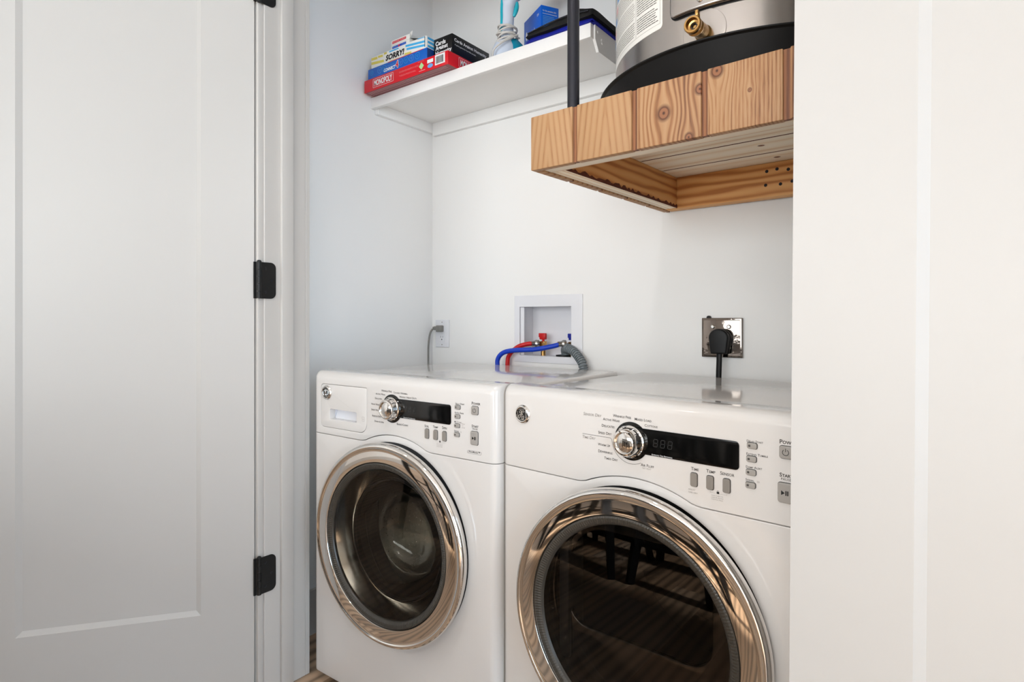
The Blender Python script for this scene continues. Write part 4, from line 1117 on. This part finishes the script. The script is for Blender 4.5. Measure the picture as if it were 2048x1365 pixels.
hose('water_hose', 'blue water supply hose looping from the cold tap down behind the washer',
     [(-1.1395, 1.792, .9935), (-1.175, 1.782, .984), (-1.24, 1.768, .972), (-1.32, 1.752, .967), (-1.365, 1.745, .957), (-1.388, 1.742, .934), (-1.390, 1.742, .90), (-1.382, 1.744, .80), (-1.37, 1.746, .62)], .0088, M['blue'], (-1.1395, 1.792, .9935), (.62, .75, .02))
hose('water_hose', 'red water supply hose curving from the hot tap down behind the washer',
     [(-1.263, 1.800, .9915), (-1.288, 1.792, .990), (-1.325, 1.781, .978), (-1.358, 1.776, .950), (-1.368, 1.775, .920), (-1.366, 1.775, .85), (-1.36, 1.775, .62)], .0085, M['red'], (-1.263, 1.800, .9915), (.55, .82, -.02))
# corrugated drain hose
pts = smooth_path([(-1.146, 1.834, .952), (-1.142, 1.822, .972), (-1.118, 1.800, .979), (-1.085, 1.782, .971), (-1.055, 1.771, .950), (-1.035, 1.765, .922), (-1.025, 1.762, .86), (-1.02, 1.762, .62)], 40)
rads = [.0126 + (.0032 if i % 9 < 5 else 0) if i > 95 else .0158 for i in range(len(pts))]
base = pts[-1].copy()
root = thing('drain_hose', 'grey corrugated drain hose leaving the supply box toward the washer', 'hose', base)
obj('hose_line', tube(BM(), [p - base for p in pts], rads, 20), M['hosegrey'], root, angle=20)
obj('hose_cuff', tube(BM(), [p - base for p in pts[60:96]], .0166, 20), M['hosegrey'], root)

# ------------------------------------------------------------------ outlets
ot = thing('wall_outlet', 'white duplex wall outlet low in the left corner of the back wall', 'outlet', (-1.7288, YB, 1.023))
bm = BM(); plate(bm, [rrect(-.0385, .0385, -.0575, .0575, .003)], .005, bevel=.0015); obj('cover_plate', bm, M['plastic'], ot)
bm = BM(); plate(bm, [rrect(-.0168, .0168, -.0345, .0345, .002)], .0066, bevel=.0008); rc = obj('receptacle', bm, M['plastic'], ot)
bm = BM()
for zc in (-.019,):
    for dx, hh in ((-.0062, .0080), (.0062, .0068)): quad(bm, (dx - .0008, -.0067, zc + .003 - hh / 2 + .002), U, V, .0016, hh)
    poly(bm, [(.0026 * cos(t * pi / 8), -.0069, zc - .0060 + .0028 * sin(t * pi / 8)) for t in range(16)])
obj('slots', bm, M['inkblack'], rc, smooth=False)
for zc in (-.047, .047):
    bm = BM(); lathe(bm, [(.0028, .0055), (0, .0058)], (0, 0, zc), axis='Y-', seg=12); obj('screw', bm, M['steel'], ot)
pc = thing('power_cable', 'thin grey power cord plugged into the outlet left of the supply box', 'cord', (-1.728, YB - .0068, 1.043))
bm = BM(); box(bm, -.014, .012, -.024, 0, -.014, .014, bev=.004); box(bm, -.030, -.010, -.022, -.004, -.006, .010, bev=.004)
obj('plug_head', bm, M['cordgrey'], pc)
bm = BM()
for i in range(3): box(bm, -.036 + i * .004, -.0335 + i * .004, -.019 + .0005 * i, -.007, -.004, .008, bev=.001)
obj('strain_relief', bm, M['cordgrey'], pc)
bm = BM(); tube(bm, smooth_path([(-.028, -.012, .002), (-.040, -.016, -.004), (-.048, -.022, -.025), (-.050, -.028, -.07), (-.047, -.032, -.13), (-.043, -.034, -.22), (-.04, -.034, -.40)], 8), .0040, 12)
obj('cord', bm, M['cordgrey'], pc)
ds = thing('dryer_outlet', 'square polished steel dryer outlet plate on the back wall', 'outlet', (-.5725, YB, 1.0265))
bm = BM(); plate(bm, [rrect(-.0600, .0600, -.0590, .0590, .002)], .012, bevel=.0025); obj('steel_plate', bm, M['polished'], ds)
bm = BM(); plate(bm, [rrect(-.0545, .0545, -.0535, .0535, .004)], .0124, bevel=.0008); obj('polished_face', bm, M['polished'], ds)
bm = BM(); lathe(bm, [(.030, .012), (.030, .017), (.0275, .0185), (0, .0185)], (.004, 0, -.006), axis='Y-', seg=40); obj('socket', bm, M['blackmatte'], ds)
for x in (-.026, .022):
    bm = BM(); lathe(bm, [(.0062, .0124), (.0062, .0145), (.0040, .0165), (.0012, .0165), (.0010, .0155), (0, .0155)], (x, 0, .0325), axis='Y-', seg=20); obj('screw', bm, M['steel'], ds)
bm = BM(); lathe(bm, [(.006, 0), (.006, .010), (0, .010)], (-.040, 0, .0600), axis='Y-', seg=16); obj('box_knockout', bm, M['blackmatte'], ds)
dp = thing('power_cable', 'thick black dryer plug and cord hanging from the steel outlet plate', 'cord', (-.5685, YB - .0188, 1.0205))
bm = BM()
lp = [(-.0275 * cos(t * pi / 14) if True else 0, .0275 * sin(t * pi / 14)) for t in range(15)]
lp = [(.0290 * cos(t * pi / 16), .006 + .0270 * sin(t * pi / 16)) for t in range(17)] + [(-.0235, -.0375), (-.0215, -.0405), (.0215, -.0405), (.0235, -.0375)]
plate(bm, [lp], .018, y=0, bevel=.002); lp2 = [(x * .98, z) for x, z in lp]; plate(bm, [lp2], .020, y=-.0188, bevel=.0045)
obj('plug_head', bm, M['blackmatte'], dp)
bm = BM(); lathe(bm, [(.0024, 0), (.0020, .001), (0, .0012)], (0, 0, 0), axis='X', seg=12); s_ = obj('screw', bm, M['steel'], dp); s_.location = (.0262, -.008, -.024)
bm = BM(); tube(bm, smooth_path([(.000, -.026, -.034), (.000, -.027, -.060), (-.001, -.028, -.10), (-.002, -.030, -.18), (-.002, -.03, -.34)], 6), .0082, 16, flat=.62); obj('cord', bm, M['blackmatte'], dp)

# ------------------------------------------------------------------ room behind the camera (seen in the chrome)
def can(x, y, lbl):
    t = thing('ceiling_light', lbl, 'lamp', (x, y, CEIL))
    obj('trim_ring', lathe(BM(), [(.055, 0), (.085, 0), (.086, -.004), (.058, -.008), (.055, 0)], (0, 0, 0), seg=40), M['trim'], t)
    obj('lens', lathe(BM(), [(.0545, -.003), (0, -.003)], (0, 0, 0), seg=40), M['lamp'], t)
    d = bpy.data.lights.new('lamp_light', 'SPOT'); d.energy = CAN_POWER * 5; d.color = (1, .92, .83); d.shadow_soft_size = .05; d.spot_size = radians(165); d.spot_blend = .5
    o = bpy.data.objects.new('lamp_light', d); link(o); o.parent = t; o.location = (0, 0, -.02); return t
t = can(-.70, .12, 'round recessed ceiling light tilted toward the closet')
for ch in t.children:
    if ch.type == 'LIGHT':
        ch.data.energy = GIMBAL_POWER; ch.data.spot_size = radians(64); ch.data.spot_blend = .6; ch.data.color = (.98, .98, 1)
        ch.rotation_euler = (Vector((-.95, 1.25, .9)) - Vector((-.70, .12, CEIL))).to_track_quat('-Z', 'Y').to_euler()
can(-.15, -2.4, 'round recessed ceiling light behind the camera')
can(-2.3, -1.6, 'round recessed ceiling light above the bar stools')
def added_spot(x, y, z, aim, lbl):  # unseen spotlight added to brighten the closet, placed along the platform's shadow direction
    t = thing('added_spotlight', lbl, 'lamp', (x, y, z)); d_ = (Vector(aim) - Vector((x, y, z))).normalized()
    t.rotation_euler = d_.to_track_quat('-Z', 'Y').to_euler()
    obj('shade', lathe(BM(), [(.020, .16), (.045, .15), (.060, .05), (.060, 0), (.057, 0), (.057, .05), (.042, .145), (.018, .155)], (0, 0, 0), seg=40), M['trim'], t)
    obj('lens', lathe(BM(), [(.055, .006), (0, .006)], (0, 0, 0), seg=32), M['lamp'], t)
    d = bpy.data.lights.new('spot_light', 'SPOT'); d.energy = ADDED_SPOT_POWER; d.color = (.93, .97, 1); d.shadow_soft_size = .16; d.spot_size = radians(66); d.spot_blend = 1
    o = bpy.data.objects.new('spot_light', d); link(o); o.parent = t; o.location = (0, 0, -.01)
added_spot(-.20, -2.1, 2.42, (-.95, 1.30, .72), 'unseen white spotlight added behind the camera to brighten the closet')
def stool():
    t = thing('bar_stool', 'black metal bar stool mirrored in the dryer door ring', 'stool', (0, 0, 0), 0, 'black bar stools reflected in the chrome')
    zs = .66
    bm = BM(); plate(bm, [rrect(-.155, .155, -.155, .155, .04)], .022, bevel=.006)
    bmesh.ops.rotate(bm, cent=(0, 0, 0), matrix=Matrix.Rotation(-pi / 2, 3, 'X'), verts=bm.verts); bmesh.ops.translate(bm, vec=(0, 0, zs), verts=bm.verts)
    obj('seat', bm, M['stool'], t)
    for sx in (-1, 1):
        for sy in (-1, 1):
            bm = BM(); a = Vector((sx * .12, sy * .12, zs - .01)); b = Vector((sx * .205, sy * .205, 0))
            tube(bm, [a, b], [.044, .024], 4); obj('leg', bm, M['stool'], t, smooth=False)
    for sy in (-1, 1):
        bm = BM(); tube(bm, [(-.18, sy * .18, .20), (.18, sy * .18, .20)], .011, 8); obj('footrest', bm, M['stool'], t)
        bm = BM(); tube(bm, [(sy * .175, -.175, .23), (sy * .175, .175, .23)], .011, 8); obj('footrest', bm, M['stool'], t)
    bm = BM(); tube(bm, [(-.14, -.14, .42), (.14, .14, .42)], .009, 8); tube(bm, [(-.14, .14, .43), (.14, -.14, .43)], .009, 8); obj('cross_brace', bm, M['stool'], t)
    return t
isl = thing('kitchen_island', 'white kitchen island with a dark toe kick behind the bar stools', 'island', (-1.20, -1.12, 0))
obj('cabinet', box(BM(), -.95, .95, -.32, .32, .10, .88, bev=.003), M['trim'], isl); obj('toe_kick', box(BM(), -.92, .92, -.28, .29, 0, .10), M['blackmatte'], isl, smooth=False)
obj('worktop', box(BM(), -1.0, 1.0, -.36, .40, .88, .92, bev=.004), M['blackmatte'], isl)
s0 = stool(); spots = [(-.50, -.44, .06), (-.98, -.46, -.05), (-1.46, -.44, .07), (-1.94, -.46, .03)]
wh_ = ['nearest the closet doors', 'second from the closet doors', 'third from the closet doors', 'farthest from the closet doors']
for i, (x, y, a) in enumerate(spots):
    s = s0 if i == 0 else copy_tree(s0)
    s.location = (x, y, 0); s.rotation_euler = (0, 0, a); s['label'] = 'black metal bar stool at the island, ' + wh_[i]
